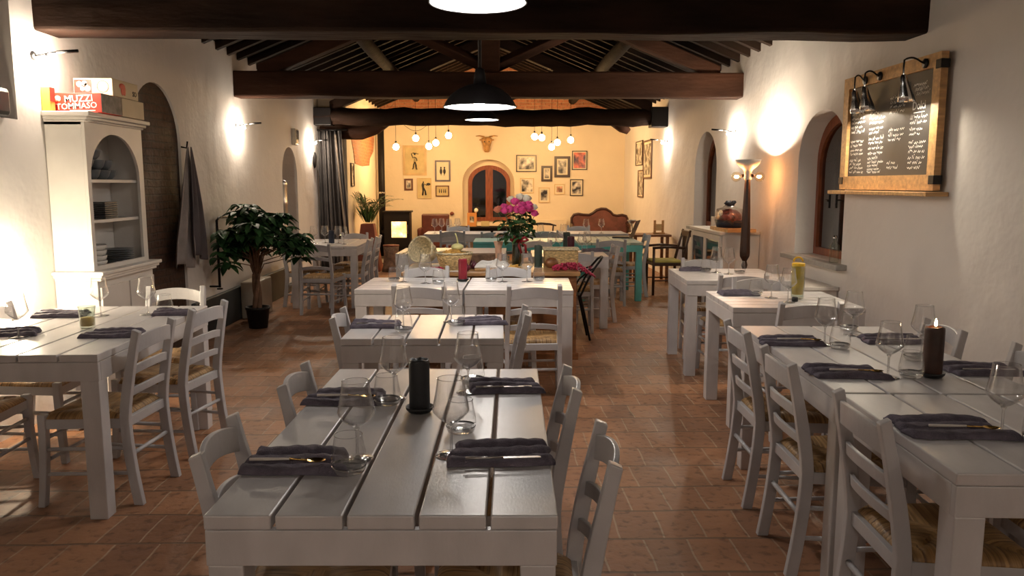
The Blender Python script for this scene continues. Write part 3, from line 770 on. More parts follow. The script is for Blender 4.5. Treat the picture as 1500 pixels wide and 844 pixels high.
wine(1.865, 6.55, 'wine glass on the floor lamp table, left one')
wine(1.935, 6.43, 'wine glass on the floor lamp table, right one')
tumb(2.04, 6.47, 'tumbler on the floor lamp table before the lamp post')
wine(-2.32, 3.81, 'wine glass at the left picture edge on the left table')
wine(-2.235, 4.44, 'wine glass beside the amber jar on the left table')
wine(-1.985, 4.47, 'wine glass before the dresser base on the left table, right one')
tumb(-1.925, 4.56, 'tumbler behind the right wine glass on the left table')
for i, (x, y) in enumerate([(-2.28, 9.92), (-2.16, 10.02), (-1.98, 9.95), (-1.88, 9.80)]):
    wine(x, y, ['wine glass leftmost on the table by the curtain', 'wine glass left of the navy candle by the curtain', 'wine glass right of the navy candle by the curtain', 'wine glass rightmost on the table by the curtain'][i])
for i, (x, y) in enumerate([(-.92, 12.0), (-.82, 12.1), (-.70, 11.95), (-.58, 12.15)]):
    wine(x, y, ['wine glass leftmost on the far left grey table', 'wine glass second from left on the far left grey table', 'wine glass third from left on the far left grey table', 'wine glass rightmost on the far left grey table'][i])
for i, (x, y) in enumerate([(.62, 8.55), (.72, 8.70), (.95, 8.55), (1.02, 8.68)]):
    wine(x, y, ['wine glass left of the maroon candle, nearer', 'wine glass left of the maroon candle, farther', 'wine glass right of the maroon candle, nearer', 'wine glass right of the maroon candle, farther'][i])
for i, (x, y) in enumerate([(.60, 10.4), (.90, 10.35), (1.38, 11.90), (1.62, 11.95)]):
    wine(x, y, ['wine glass on the long turquoise table right of the roses', 'wine glass at the right end of the long turquoise table', 'round wine glass before the sofa, left one', 'round wine glass before the sofa, right one'][i])

def napkin(seed, W=.275, D=.178):
    o = MB(); rs = random.Random(seed); ph = [rs.uniform(0, 6) for _ in range(6)]
    sk = rs.uniform(-.02, .02); fo = [rs.uniform(-.10, .03) for _ in range(3)]; fs_ = [rs.uniform(-.008, .008) for _ in range(3)]; fo[0] = .04
    def f(u, v):
        s, t = u - .5, v - .5
        kf = min(2, int(v * 3)); x = s * W * (1 + fo[kf]) + fs_[kf] + .006 * math.sin(v * 9 + ph[0]) * (1 if u > .5 else .6) * abs(s) * 2 + sk * t
        y = t * D + .004 * math.sin(u * 7 + ph[1])
        edge = min(1, min(u, 1 - u) * 30, min(v, 1 - v) * 18)
        w = v * 3.0
        fr = w % 1 if v < 1 else 1.0; ridge = math.sin(PI * min(1, fr ** .6))
        r = .006 + .017 * (max(0, ridge) ** .7) * (.8 + .25 * math.sin(u * 5 + ph[2] + v * 3)) + .009 * v
        r += .0022 * noise.noise((u * 7 + seed, v * 9, seed)) + .0012 * math.sin(u * 34 + v * 16 + ph[3])
        return (x, y, max(.001, r * (.35 + .65 * edge)))
    o.grid(f, 44, 36, bottom=.0004)
    return o.build('folded_napkin', M_linen)
NK = 'folded charcoal linen napkins'
NMESH = {}
def nap(x, y, rz, label, z=TZ, k=0, sc=1):
    if k not in NMESH: o = napkin(k + 3); NMESH[k] = o
    else: o = NMESH[k].copy(); COL.objects.link(o)
    o.location = (x, y, z); o.rotation_euler = (0, 0, R(rz)); o.scale = (sc, sc, 1)
    props(o, label, 'napkin', NK); return o
nap(-.535, 2.03, -4, 'charcoal napkin in the left foreground with the gold spoon on it')
nap(-.515, 2.66, -3, 'charcoal napkin at the far left place of the front centre table', k=1, sc=.95)
nap(.035, 2.80, 2, 'charcoal napkin at the far right place of the front centre table', k=2, sc=.92)
nap(.015, 2.08, 2, 'charcoal napkin in the right of the front centre table, thickly folded', k=1)
nap(-.625, 4.09, -2, 'charcoal napkin on the left of the short second table', k=2, sc=.95)
nap(-.085, 4.17, 1, 'charcoal napkin on the right of the short second table', sc=.92)
nap(1.385, 3.60, -5, 'charcoal napkin farthest on the left side of the right candle table', k=1)
nap(1.375, 2.99, -6, 'charcoal napkin in the middle of the left side of the right table', k=2)
nap(1.365, 2.28, -6, 'charcoal napkin in the right foreground, gold spoon lying along it', sc=1.08)
nap(1.885, 3.63, -2, 'charcoal napkin on the wall side behind the wine glasses', k=1)
nap(1.935, 3.02, -4, 'charcoal napkin on the wall side right of the burning candle', k=2)
nap(1.63, 5.23, -4, 'charcoal napkin on the yellow vase table', sc=.85)
nap(1.70, 6.73, -4, 'charcoal napkin on the floor lamp table', k=1, sc=.75)
nap(-2.465, 4.46, 4, 'charcoal napkin against the bright glare on the left table', k=2)
nap(-1.885, 3.86, 3, 'charcoal napkin at the near right place of the left table', k=1, sc=.95)
nap(-1.845, 4.50, 3, 'charcoal napkin at the far right place of the left table', k=2, sc=.82)
nap(-2.40, 3.90, 5, 'charcoal napkin at the left picture edge behind the wine glass', k=0, sc=.85)
nap(1.10, 8.72, 0, 'blue-grey folded napkin beside the maroon candle', k=0, sc=1)

def spoon():
    root = bpy.data.objects.new('dessert_spoon', None); COL.objects.link(root)
    b = MB(); b.tube([(-.105, 0, .003), (-.06, 0, .004), (-.015, 0, .005), (.0, 0, .005)], [.0042, .0042, .0034, .003], 8); b.build('handle', M_ivory, root)
    b = MB(); b.tube([(0, 0, .005), (.02, 0, .0045), (.045, 0, .003)], [.0028, .0022, .003], 8)
    b.grid(lambda u, v: (.045 + .050 * u, (v - .5) * .034 * math.sqrt(max(0, 1 - (2 * u - 1) ** 2) * 1) * (1.05 - .15 * u), .004 - .007 * math.sin(PI * u) * (1 - (2 * v - 1) ** 2)), 12, 8)
    b.build('spoon_bowl', M_gold, root)
    return root
def spn(x, y, z, rz, label): inst('spoon', spoon, (x, y, z), R(rz), label, 'spoon', 'dessert spoons laid on the napkins')
spn(-.535, 1.975, TZ + .027, -3, 'gold spoon with ivory handle on the left foreground napkin')
spn(-.50, 2.60, TZ + .027, -3, 'spoon on the far left napkin of the front centre table')
spn(1.39, 2.215, TZ + .027, -8, 'gold spoon with ivory handle in the right foreground')
spn(1.395, 2.925, TZ + .027, -8, 'gold spoon on the middle napkin of the right table')
spn(1.41, 3.535, TZ + .027, -8, 'gold spoon on the farthest napkin of the right table')
def knife():
    root = bpy.data.objects.new('table_knife', None); COL.objects.link(root)
    b = MB(); b.tube([(-.10, 0, .003), (.0, 0, .003)], [.004, .0032], 8); b.build('handle', M_steel, root)
    b = MB(); b.b2((0, -.007, .002), (.10, .007, .0034)); b.build('blade', M_steel, root, bevel=.001)
    return root
for x, y, rz, lb in ((.03, 2.735, 3, 'steel knife on the far right napkin of the front centre table'), (.02, 2.00, 3, 'steel knife on the thick napkin at the front right place'),
                     (-.62, 4.035, 0, 'steel knife on the left napkin of the short second table'), (1.93, 2.96, -3, 'steel knife on the napkin right of the burning candle'), (1.89, 3.57, -2, 'steel knife on the wall-side napkin behind the wine glasses')):
    inst('knife', knife, (x, y, TZ + .020), R(rz), lb, 'knife', 'steel knives laid on the napkins')

def candle(x, y, label, m, r=.033, h=.155, z=TZ, dish=True, lit=False, group='pillar candles on the tables'):
    t = thing('pillar_candle', (x, y, z), 0, label, 'candle', group)
    z0 = .012 if dish else .0005
    b = MB(); n = 28; vs = []; fs = []
    prof = [(0, z0), (r * .97, z0), (r, z0 + .004), (r, z0 + h * .5), (r * 1.0, z0 + h - .010), (r * .97, z0 + h - .002), (r * .86, z0 + h), (r * .72, z0 + h - .006), (0, z0 + h - .010)]
    for rr, zz in prof:
        for k in range(n):
            a = 2 * PI * k / n; w = 1 + .035 * noise.noise((math.cos(a) * 2, math.sin(a) * 2, zz * 18))
            dz = (.006 * noise.noise((math.cos(a) * 1.5, math.sin(a) * 1.5, 3))) if zz > h * .9 else 0
            vs.append((rr * w * math.cos(a), rr * w * math.sin(a), zz + dz))
    for i in range(len(prof) - 1):
        for k in range(n): fs.append((i * n + k, i * n + (k + 1) % n, (i + 1) * n + (k + 1) % n, (i + 1) * n + k))
    b.add(vs, fs, True); b.build('wax', m, t)
    b = MB(); b.tube([(0, 0, z0 + h - .012), (.001, 0, z0 + h - .002), (.003, 0, z0 + h + .006)], .0012, 6); b.build('wick', M_ink, t)
    if dish:
        b = MB(); b.lathe([(0, .0005), (.030, .0005), (.036, .003), (.045, .013), (.0465, .021), (.044, .021), (.038, .013), (0, .011)], 32); b.build('dish', M_dish, t)
    if lit:
        b = MB(); b.lathe([(0, 0), (.004, .004), (.0055, .011), (.004, .020), (.0015, .029), (0, .033)], 12, (.002, 0, z0 + h + .001)); b.build('flame', E_flame, t)
    return t
candle(-.248, 2.50, 'black pillar candle in a black dish on the front centre table', M_candle, .034, .165)
candle(1.687, 2.93, 'burning brown pillar candle in a black dish on the right table', M_candleb, .036, .185, lit=True)
candle(-.249, 6.0, 'crimson pillar candle in a black dish on the crosswise tables', M_candler, .034, .160)
candle(-2.07, 9.98, 'navy blue pillar candle between wine glasses by the curtain', M_navy, .036, .16, dish=False)
candle(.835, 8.62, 'maroon pillar candle among wine glasses behind the wicker box', M_candlem, .040, .17, dish=False)
candle(.80, 8.76, 'dark green pillar candle just behind the maroon one', M_candleg, .040, .21, dish=False)
candle(.385, 6.99, 'dark green pillar candle on the chest between roses and wicker box', M_candleg, .036, .20, dish=False)
candle(-2.60, 3.60, 'dark pillar candle at the left picture edge', M_candle, .034, .16, z=TZ)

# yellow vase, amber jar, small camera-like timer
t = thing('lemon_vase', (1.965, 5.02, TZ), 0, 'tall glass vase filled with yellow lemon slices', 'vase')
b = MB(); b.lathe([(0, .001), (.036, .001), (.040, .01), (.043, .10), (.044, .215), (.0425, .215), (.0415, .10), (.037, .012), (0, .010)], 28); b.build('glass_body', M_glassv, t)
b = MB(); b.lathe([(0, .03), (.034, .03), (.038, .09), (.0395, .17), (.0410, .228), (.038, .234), (0, .236)], 24)
b.build('lemon_filling', M_yellow, t)
b = MB(); b.tube([(.030 * math.cos(a), .006 + .004 * math.sin(a * 3), .243 + .028 * math.sin(a)) for a in [PI * k / 10 for k in range(11)]], .006, 8); b.build('lemon_slice', M_yellow, t)
b = MB(); b.lathe([(0, .001), (.018, .001), (.02, .005), (.020, .022), (.016, .03), (0, .032)], 16)
t = props(b.build('bottle_stopper', M_blackplastic), 'small black round stopper lying before the yellow vase', 'stopper'); t.location = (1.905, 4.90, TZ)
t = thing('amber_jar', (-2.115, 4.06, TZ), 0, 'glass pitcher with amber liquid on the left table', 'jar')
b = MB(); b.lathe([(0, .001), (.034, .001), (.037, .01), (.037, .07), (.043, .115), (.0415, .115), (.0355, .07), (.035, .012), (0, .010)], 24); b.build('glass_body', M_glassv, t)
b = MB(); b.lathe([(0, .013), (.033, .013), (.034, .055), (0, .056)], 20); b.build('amber_candle_wax', M_cheese, t)

# ------------------------------------------------------------------ dresser on the left
DX, DY0, DY1 = -2.64, 5.20, 6.02
t = thing('white_dresser', (-2.9, (DY0 + DY1) / 2, 0), 0, 'tall white dresser with arched open shelves against the left wall', 'dresser')
hl = (DY1 - DY0) / 2
def Dp(x): return x - (-2.9)
b = MB()
vs, fs = fill2d(rect(-hl, .93, hl, 1.90), [arch(-hl + .045, hl - .07, .96, 1.84, rise=.30)], .02)
b.add(vs, fs, False, T_left(Dp(DX) - .02)); b.build('front_panel', M_cab, t, bevel=.002)
b = MB()
b.b2((.005, -hl, .90), (Dp(DX) - .02, -hl + .02, 1.90)); b.b2((.005, hl - .02, .90), (Dp(DX) - .02, hl, 1.90)); b.b2((.005, -hl + .02, .90), (.02, hl - .02, 1.90))
b.b2((.005, -hl, 1.88), (Dp(DX) - .02, hl, 1.90)); b.build('carcass', M_cab, t, bevel=.002)
for z in (1.24, 1.51):
    b = MB(); b.b2((.02, -hl + .02, z), (Dp(DX) - .03, hl - .02, z + .022)); b.build('shelf', M_cab, t, bevel=.002)
b = MB()
for i, (ov, z0, z1) in enumerate(((.015, 1.90, 1.915), (.030, 1.915, 1.935), (.050, 1.935, 1.965))):
    b.b2((.005, -hl - ov * .6, z0), (Dp(DX) + ov, hl + ov, z1))
b.build('cornice', M_cab, t, bevel=.006)
b = MB()
for ov, z0, z1 in ((.05, .905, .93), (.035, .885, .905), (.02, .865, .885)):
    b.b2((.005, -hl - ov, z0), (Dp(DX) + .03 + ov, hl + ov, z1))
b.build('counter_top', M_cab, t, bevel=.006)
b = MB(); b.b2((.005, -hl - .01, .06), (Dp(DX) + .02, hl + .01, .865)); b.build('base_cabinet', M_cab, t, bevel=.003)
for s in (-1, 1):
    b = MB(); b.b2((Dp(DX) + .021, s * .01 if s > 0 else -hl + .01, .10), (Dp(DX) + .038, hl - .01 if s > 0 else -.01, .82)); d = b.build('door', M_cab, t, bevel=.004)
    b = MB(); b.sphere((Dp(DX) + .05, s * .04, .5), .012); b.build('knob', M_iron, d)
def stack_of_plates(x, y, z, n, r, m, name, label, grp, square=False):
    for k in range(n):
        b = MB()
        if square: b.box((0, 0, .006), (r * 1.9, r * 1.9, .010))
        else: b.lathe([(0, .001), (r * .6, .001), (r * .65, .004), (r, .011), (r, .014), (r * .62, .007), (0, .005)], 24)
        o = b.build(name, m, bevel=.002 if square else 0)
        o.location = (x, y, z + k * .0148); props(o, label, 'plate', grp)
stack_of_plates(-2.775, 5.58, 1.263, 8, .095, M_plated, 'square_plate', 'dark plate in the stack on the middle dresser shelf', 'dark plates on the middle dresser shelf', True)
stack_of_plates(-2.765, 5.80, .931, 7, .108, M_grey, 'dinner_plate', 'grey plate in the stack at the bottom right of the dresser', 'grey plates at the bottom of the dresser')
for k in range(4):
    b = MB(); b.lathe([(0, .001), (.05, .001), (.085, .02), (.095, .045), (.09, .052), (.08, .030), (.045, .010), (0, .008)], 24)
    o = b.build('serving_bowl', M_platew); o.location = (-2.76, 5.42, .931 + k * .036)
    props(o, 'white bowl in the stack at the bottom left of the dresser', 'bowl', 'white bowls at the bottom of the dresser')
BOWL = None
for x, y, z in ((-2.66, 5.22, 1.533), (-2.66, 5.36, 1.533), (-2.66, 5.50, 1.533), (-2.68, 5.63, 1.533), (-2.66, 5.28, 1.600), (-2.66, 5.43, 1.600), (-2.67, 5.56, 1.600), (-2.66, 5.38, 1.667)):
    if BOWL is None:
        b = MB(); b.lathe([(0, .001), (.03, .001), (.050, .022), (.062, .058), (.064, .066), (.059, .064), (.045, .024), (0, .010)], 20); BOWL = b.build('small_bowl', M_grey); o = BOWL
    else: o = BOWL.copy(); COL.objects.link(o)
    o.location = (x - .10, y + .12, z); props(o, 'small grey bowl in the pyramid on the top dresser shelf', 'bowl', 'small grey bowls on the top dresser shelf')
# printed cardboard boxes on the dresser
def flat_text(parent, txt, size, T, m, name='lettering'):
    b = MB(); vs, fs = lettering(txt, size); b.add(vs, fs, False, T); return b.build(name, m, parent)
ZT = 1.966
t = thing('red_printed_box', (-2.735, 5.44, ZT), 0, 'red cardboard box lettered MUZZI TOMMASO on the dresser', 'cardboard box')
b = MB(); b.b2((-.165, -.14, 0), (.165, .14, .125)); b.build('carton', M_cardred, t, bevel=.003)
b = MB(); b.b2((.165, -.139, .002), (.1665, .139, .123)); b.build('side_print', M_cardgrey, t)
Tf = Matrix.Translation((.0, -.1412, 0)) @ Matrix.Rotation(PI / 2, 4, 'X')
flat_text(t, 'MUZZI', .062, Tf @ Matrix.Translation((.02, .087, 0)) @ Matrix.Rotation(R(3), 4, 'Z'), M_print)
flat_text(t, 'TOMMASO', .054, Tf @ Matrix.Translation((.005, .040, 0)) @ Matrix.Rotation(R(3), 4, 'Z'), M_print)
b = MB(); b.b2((-.04, -.1416, .010), (.125, -.1405, .016)); b.build('underline', M_print, t)
b = MB(); b.lathe([(0, 0), (.020, 0), (.020, .001), (0, .001)], 20, T=Matrix.Translation((-.115, -.1404, .087)) @ Matrix.Rotation(PI / 2, 4, 'X')); b.build('round_emblem', M_print, t)
t = thing('cream_printed_box', (-2.70, 5.66, ZT + .126), 0, 'cream cardboard box with a red printed square, topmost on the dresser', 'cardboard box')
b = MB(); b.b2((-.13, -.19, 0), (.13, .19, .115)); b.build('carton', M_card, t, bevel=.003)
b = MB(); b.b2((-.125, -.1912, .012), (-.01, -.1895, .105)); b.build('red_square', M_cardred, t)
Tf = Matrix.Translation((0, -.1915, 0)) @ Matrix.Rotation(PI / 2, 4, 'X')
flat_text(t, 'SO', .05, Matrix.Translation((.1312, .13, .04)) @ Matrix.Rotation(PI / 2, 4, 'Z') @ Matrix.Rotation(PI / 2, 4, 'X'), M_ink)
b = MB(); b.tube([(.065 + .038 * math.cos(a), -.1908, .06 + .038 * math.sin(a)) for a in [2 * PI * k / 20 for k in range(20)]], .0016, 4, closed=True); b.build('ring_print', M_cardred, t)
b = MB()
for cx, cz, rr in ((-.09, .075, .02), (-.055, .08, .018), (-.07, .045, .016), (-.035, .045, .02), (-.045, .07, .012)):
    b.lathe([(0, 0), (rr, 0), (rr, .001), (0, .001)], 14, T=Matrix.Translation((cx, -.1918, cz)) @ Matrix.Rotation(PI / 2, 4, 'X'))
b.build('flower_print', M_print, t)
b = MB()
for cy, cz, ry, rz_ in ((-.05, .075, .045, .022), (-.05, .045, .025, .03), (-.02, .05, .02, .035)):
    b.sphere((.1302, cy, cz), (.0015, ry, rz_), 12, 6)
b.build('figure_print', M_cardred, t)
b = MB(); b.b2((-.13, -.15, -.126), (.13, .19, -.002))
o = b.build('cream_carton', M_card, bevel=.003); o.location = (-2.70, 5.735, ZT + .126)
props(o, 'plain cream cardboard carton under the topmost box on the dresser', 'cardboard box')
o.location = (-2.70, 5.74, ZT + .126)
t = thing('yellow_box', (-2.855, 5.22, ZT), 0, 'small yellow box at the left edge of the dresser top', 'cardboard box')
b = MB(); b.b2((-.040, -.03, 0), (.015, .03, .15)); b.build('carton', M_cardyel, t, bevel=.002)
b = MB(); b.b2((.0155, -.029, .06), (.017, .029, .149)); b.build('red_panel', M_cardred, t)

# ------------------------------------------------------------------ chalkboard on the right wall
t = thing('chalkboard_menu', (XR, 5.53, 1.46), 0, 'framed chalkboard menu with white handwriting on the right wall', 'chalkboard')
BT = T_right(0); bw = .67; bh = .845
b = MB(); vs, fs = fill2d(rect(-bw, 0, bw, bh), [rect(-bw + .085, .10, bw - .085, bh - .085)], .045)
b.add([(p[0], p[1], p[2] + .035) for p in vs], fs, False, BT); b.build('frame', M_wood, t, bevel=.004)
b = MB(); b.b2((-bw + .02, .02, .040), (bw - .02, bh - .02, .055), BT); b.build('slate', M_slate, t)
b = MB(); b.b2((-bw - .05, -.035, .005), (bw + .05, -.008, .15), BT); b.build('chalk_ledge', M_wood, t, bevel=.003)
for (u, v) in ((-bw, .04), (-bw, bh - .10), (bw - .05, .04)):
    b = MB(); b.b2((u - .012, v, .03), (u + .05, v + .055, .088), BT); b.build('corner_bracket', M_iron, t, bevel=.003)
rs = random.Random(11)
b = MB()
def squig(u, v, w, amp):
    n = max(6, int(w / .006)); pts = []
    for i in range(n + 1):
        x = u + w * i / n
        pts.append((x, v + amp * math.sin(i * 1.9 + rs.uniform(-.5, .5)) * rs.uniform(.4, 1.1) + (amp * 1.5 if rs.random() < .08 else 0)))
    wd = .0028
    for p, q in zip(pts, pts[1:]):
        b.add([(p[0], p[1] - wd, .0562), (q[0], q[1] - wd, .0562), (q[0], q[1] + wd, .0562), (p[0], p[1] + wd, .0562)], [(0, 1, 2, 3)], False, BT)
# columns are read from the far end (left in the photograph) to the near end
for ci, (u0, cw, rows) in enumerate(((.56, .24, [.60, .565, .53, .50, .465, .43, .36, .33, .295, .265, .22, .19, .16, .13]),
                                     (.27, .24, [.55, .51, .48, .44, .41, .365, .335, .30, .26, .225, .20, .175, .15, .125]),
                                     (-.02, .22, [.63, .595, .565, .53, .41, .375, .345, .185, .155]),
                                     (-.30, .24, [.47, .44, .395, .365, .31, .28, .25, .21, .18, .15]))):
    for v in rows:
        u = u0; left = cw * rs.uniform(.7, 1.0)
        while left > .03:
            w = min(left, rs.uniform(.03, .09)); squig(u - w, v + rs.uniform(-.003, .003), w, .0100); u -= w + .014; left -= w + .014
vs, fs = lettering('Dolci', .075, .0006)
b.add(vs, fs, False, BT @ Matrix.Translation((-.40, .545, .0562)) @ Matrix.Scale(-1, 4, (1, 0, 0)))
b.b2((-.34, .500, .0556), (-.47, .505, .0566), BT)
for i in range(3): squig(-.52 + i * .02, .62 + .03 * i, .16, .012)
b.build('chalk_writing', M_chalk, t)
for i, (dx, yy, lb) in enumerate(((.12, 5.03, 'silver ribbed picture lamp over the near end of the chalkboard'), (.09, 5.62, 'silver ribbed picture lamp in the middle above the chalkboard'), (.06, 5.84, 'silver ribbed picture lamp at the far end above the chalkboard'))):
    l = thing('picture_lamp', (XR - .082, yy, 2.255), 0, lb, 'picture lamp', 'gooseneck lamps above the chalkboard')
    b = MB(); b.lathe([(0, 0), (.03, 0), (.03, .012), (0, .012)], 16, T=Matrix.Rotation(-PI / 2, 4, 'Y')); b.build('wall_plate', M_iron, l)
    b = MB(); pts = [(-.01, 0, 0)] + [(-.02 - dx * k / 8, 0, .035 * math.sin(PI * k / 10)) for k in range(1, 9)] + [(-dx - .022, 0, -.03), (-dx - .02, 0, -.08)]
    b.tube(pts, .006, 8); b.build('gooseneck_arm', M_iron, l)
    b = MB(); vs = []; n = 40; prof = [(.012, -.07), (.020, -.085), (.024, -.125), (.030, -.15), (.044, -.205), (.048, -.235)]
    b2_ = []
    for r_, z_ in prof:
        for k in range(n):
            a = 2 * PI * k / n; w = 1 + (.06 * math.cos(a * 14) if z_ < -.12 else 0)
            b2_.append((-dx - .02 + r_ * w * math.cos(a) + (.03 * (-.07 - z_) / .16), r_ * w * math.sin(a), z_))
    fs = [(i2 * n + k, i2 * n + (k + 1) % n, (i2 + 1) * n + (k + 1) % n, (i2 + 1) * n + k) for i2 in range(len(prof) - 1) for k in range(n)]
    b.add(b2_, fs, True); b.build('ribbed_shade', M_chrome, l, solid=.002)
    b = MB(); b.lathe([(0, 0), (.034, 0), (.034, .004), (0, .004)], 16, (-dx + .008, 0, -.222)); b.build('bulb', E_board, l)

# ------------------------------------------------------------------ wall spotlights
def wall_spot():
    root = bpy.data.objects.new('wall_spotlight', None); COL.objects.link(root)
    b = MB(); b.lathe([(0, 0), (.028, 0), (.028, .012), (.018, .018), (0, .018)], 16, T=Matrix.Rotation(PI / 2, 4, 'Y')); b.build('wall_plate', M_iron, root)
    b = MB(); b.tube([(.015, 0, 0), (.13, 0, .02), (.28, 0, .030)], .0055, 8); b.build('arm', M_iron, root)
    b = MB(); b.tube([(.155, -.0, .022), (.285, 0, .031)], [.011, .010], 8); b.build('counterweight', M_iron, root)
    b = MB(); b.sphere((.085, 0, -.02), .020, 12, 8); b.build('bulb', E_sconce, root)
    b = MB(); b.lathe([(.010, 0), (.010, .02)], 10, (.085, 0, -.004)); b.build('socket', M_iron, root)
    return root
for x, y, z, rz, lb in ((XL, 5.14, 2.30, 0, 'wall spotlight above the dresser, left wall, nearest'), (XL, 9.02, 2.15, 0, 'wall spotlight on the left wall above the potted tree'), (XL, 12.55, 2.16, 0, 'wall spotlight on the left wall next to the curtain'),
                        (XR, 9.22, 2.10, PI, 'wall spotlight on the right wall beyond the floor lamp'), (XR, 12.87, 2.19, PI, 'wall spotlight on the right wall under the farthest beam'),
                        (XL, -1.8, 2.25, 0, 'unseen wall spotlight added on the left wall behind the camera as fill light'), (XR, -1.8, 2.25, PI, 'unseen wall spotlight added on the right wall behind the camera as fill light')):  # last two spots are added, out of view, to brighten the near tables
    inst('spot', wall_spot, (x, y, z), rz, lb, 'wall lamp', 'iron wall spotlights')
t = thing('bare_bulb_wall_lamp', (XL, 4.60, .90), 0, 'glaring wall lamp low behind the left table', 'wall lamp')
b = MB(); b.lathe([(0, 0), (.035, 0), (.035, .015), (.02, .025), (.02, .06), (0, .06)], 16, T=Matrix.Rotation(PI / 2, 4, 'Y')); b.build('lamp_holder', M_enamelin, t)
b = MB(); b.sphere((.10, 0, 0), .033); b.build('bulb', E_low, t)

# ------------------------------------------------------------------ pendants
def pendant(x, y, z, r, label, top):
    t = thing('dome_pendant', (x, y, z), 0, label, 'pendant lamp', 'black dome pendant lamps')
    h = r * .62
    P = [(r, 0), (r * .985, .012), (r * .93, h * .25), (r * .80, h * .52), (r * .60, h * .76), (r * .36, h * .93), (r * .18, h), (r * .16, h + .05), (r * .12, h + .10), (.012, h + .11)]
    b = MB(); b.lathe(P, 40); b.build('shade', M_enamel, t)
    b = MB(); b.lathe([(r - .003, .001), (r * .97, .012), (r * .91, h * .24), (r * .78, h * .5), (r * .58, h * .73), (r * .34, h * .90), (0.001, h * .93)], 40); b.build('shade_lining', M_enamelin, t)
    b = MB(); b.lathe([(0, .022), (r * .90, .022), (r * .90, .026), (0, .026)], 40); b.build('light_diffuser', E_pend, t)
    b = MB(); b.sphere((0, 0, .02), (.05, .05, .022), 16, 8); b.build('bulb', E_pbulb, t)
    b = MB(); b.tube([(0, 0, h + .1), (0, 0, top - z)], .012, 8); b.build('suspension_rod', M_enamel, t)
    b = MB(); b.lathe([(r + .0, -.003), (r + .004, 0), (r + .003, .006), (r - .003, .004)], 40); b.build('rim', M_enamel, t)
    return t
pendant(-.085, 4.2, 2.425, .25, 'black dome pendant lamp at the top edge, nearest the camera', 3.75)
pendant(-.103, 5.62, 2.035, .255, 'black dome pendant lamp hanging lowest, behind the first beam', 3.75)
pendant(-.19, 11.8, 2.44, .25, 'small-looking dome pendant lamp in front of the farthest log beam', 3.75)

pendant(-.1, -1.6, 2.45, .25, 'unseen black dome pendant lamp added behind the camera as fill for the front tables', 3.75)  # added fill lamp, out of view, lifts the aprons and chairs in front
# ------------------------------------------------------------------ hanging bare bulbs in the end room
BUL = ((-1.855, 15.0, 2.21), (-1.482, 15.0, 2.37), (-1.24, 15.0, 2.22), (-1.13, 15.3, 2.30), (-.868, 15.0, 2.42), (.747, 15.0, 2.40), (.86, 14.6, 2.36), (1.07, 15.0, 2.21), (1.20, 15.3, 2.31), (1.429, 15.0, 2.34))
def hung_bulb():
    root = bpy.data.objects.new('hanging_bulb', None); COL.objects.link(root)
    b = MB(); b.sphere((0, 0, -.014), .058, 16, 10); b.build('glowing_bulb', E_warm, root)
    b = MB(); b.lathe([(0, .040), (.018, .042), (.018, .085), (.010, .095), (0, .096)], 12); b.build('socket', M_iron, root)
    return root
names_ = ['leftmost hanging bulb above the stove side pictures', 'second hanging bulb from the left, before the large figure drawing', 'third hanging bulb from the left, hanging low', 'fourth hanging bulb from the left, close beside the third', 'fifth hanging bulb, high and left of the carved head',
          'hanging bulb at the left of the right-hand cluster', 'hanging bulb second in the right-hand cluster', 'lowest hanging bulb of the right-hand cluster', 'hanging bulb right behind the lowest one of the right cluster', 'rightmost hanging bulb above the framed photographs']
for (x, y, z), lb in zip(BUL, names_):
    o = inst('bulb', hung_bulb, (x, y, z), 0, lb, 'light bulb', 'bare bulbs hanging in the end room')
    b = MB(); b.tube([(0, 0, .094), (0, 0, roofz(x) - .1 - z)], .004, 6); b.build('cord', M_iron, o)
b = MB(); b.tube([(-1.62, 15.0, 2.62 - .10 * math.sin(PI * k / 12) + .10) if False else (-1.72 + .48 * k / 12, 15.0, 2.62 - .13 * math.sin(PI * k / 12)) for k in range(13)] + [(-1.24, 15.0, 3.3)], .004, 6)
props(b.build('swag_cord', M_iron), 'thin slack cord looped between two hanging bulbs', 'cord')

# ------------------------------------------------------------------ floor lamp
t = thing('floor_lamp', (2.52, 7.85, 0), 0, 'tall floor lamp with dark turned post, cream bowl and two amber bulbs', 'floor lamp')
b = MB(); b.lathe([(0, 0), (.15, 0), (.155, .015), (.12, .03), (.05, .05), (0, .05)], 28); b.build('base', M_dwood, t)
b = MB(); b.lathe([(.026, .05), (.028, .30), (.040, .36), (.024, .42), (.026, .55), (.020, .60), (.018, .64), (.034, .69), (.022, .73), (.050, .78), (.053, .82), (.043, 1.15), (.030, 1.50), (.027, 1.545), (0, 1.545)], 8, smooth=False); b.build('post', M_dwood, t)
b = MB(); b.lathe([(.032, 1.545), (.038, 1.55), (.036, 1.60), (.040, 1.61), (.036, 1.62), (.048, 1.645), (.085, 1.675), (.112, 1.705), (.125, 1.742), (.122, 1.742), (.108, 1.708), (.080, 1.682), (.045, 1.655), (0, 1.65)], 32); b.build('bowl_shade', M_enamelin, t)
for s in (-1, 1):
    b = MB(); b.tube([(s * .03, -.02 * s, 1.585), (s * .055, -.03 * s, 1.585)], .017, 10); hd = b.build('lamp_holder', M_dwood, t)
    b = MB(); b.sphere((s * .102, -.045 * s, 1.575), .050, 18, 12); b.build('globe_bulb', M_bulbg, t)
    b = MB(); b.sphere((s * .098, -.045 * s, 1.575), (.024, .020, .014), 10, 6); b.build('filament', E_fil, t)
b = MB(); b.sphere((.0, 0, 1.690), .022, 12, 8); b.build('uplight_bulb', E_up, t)

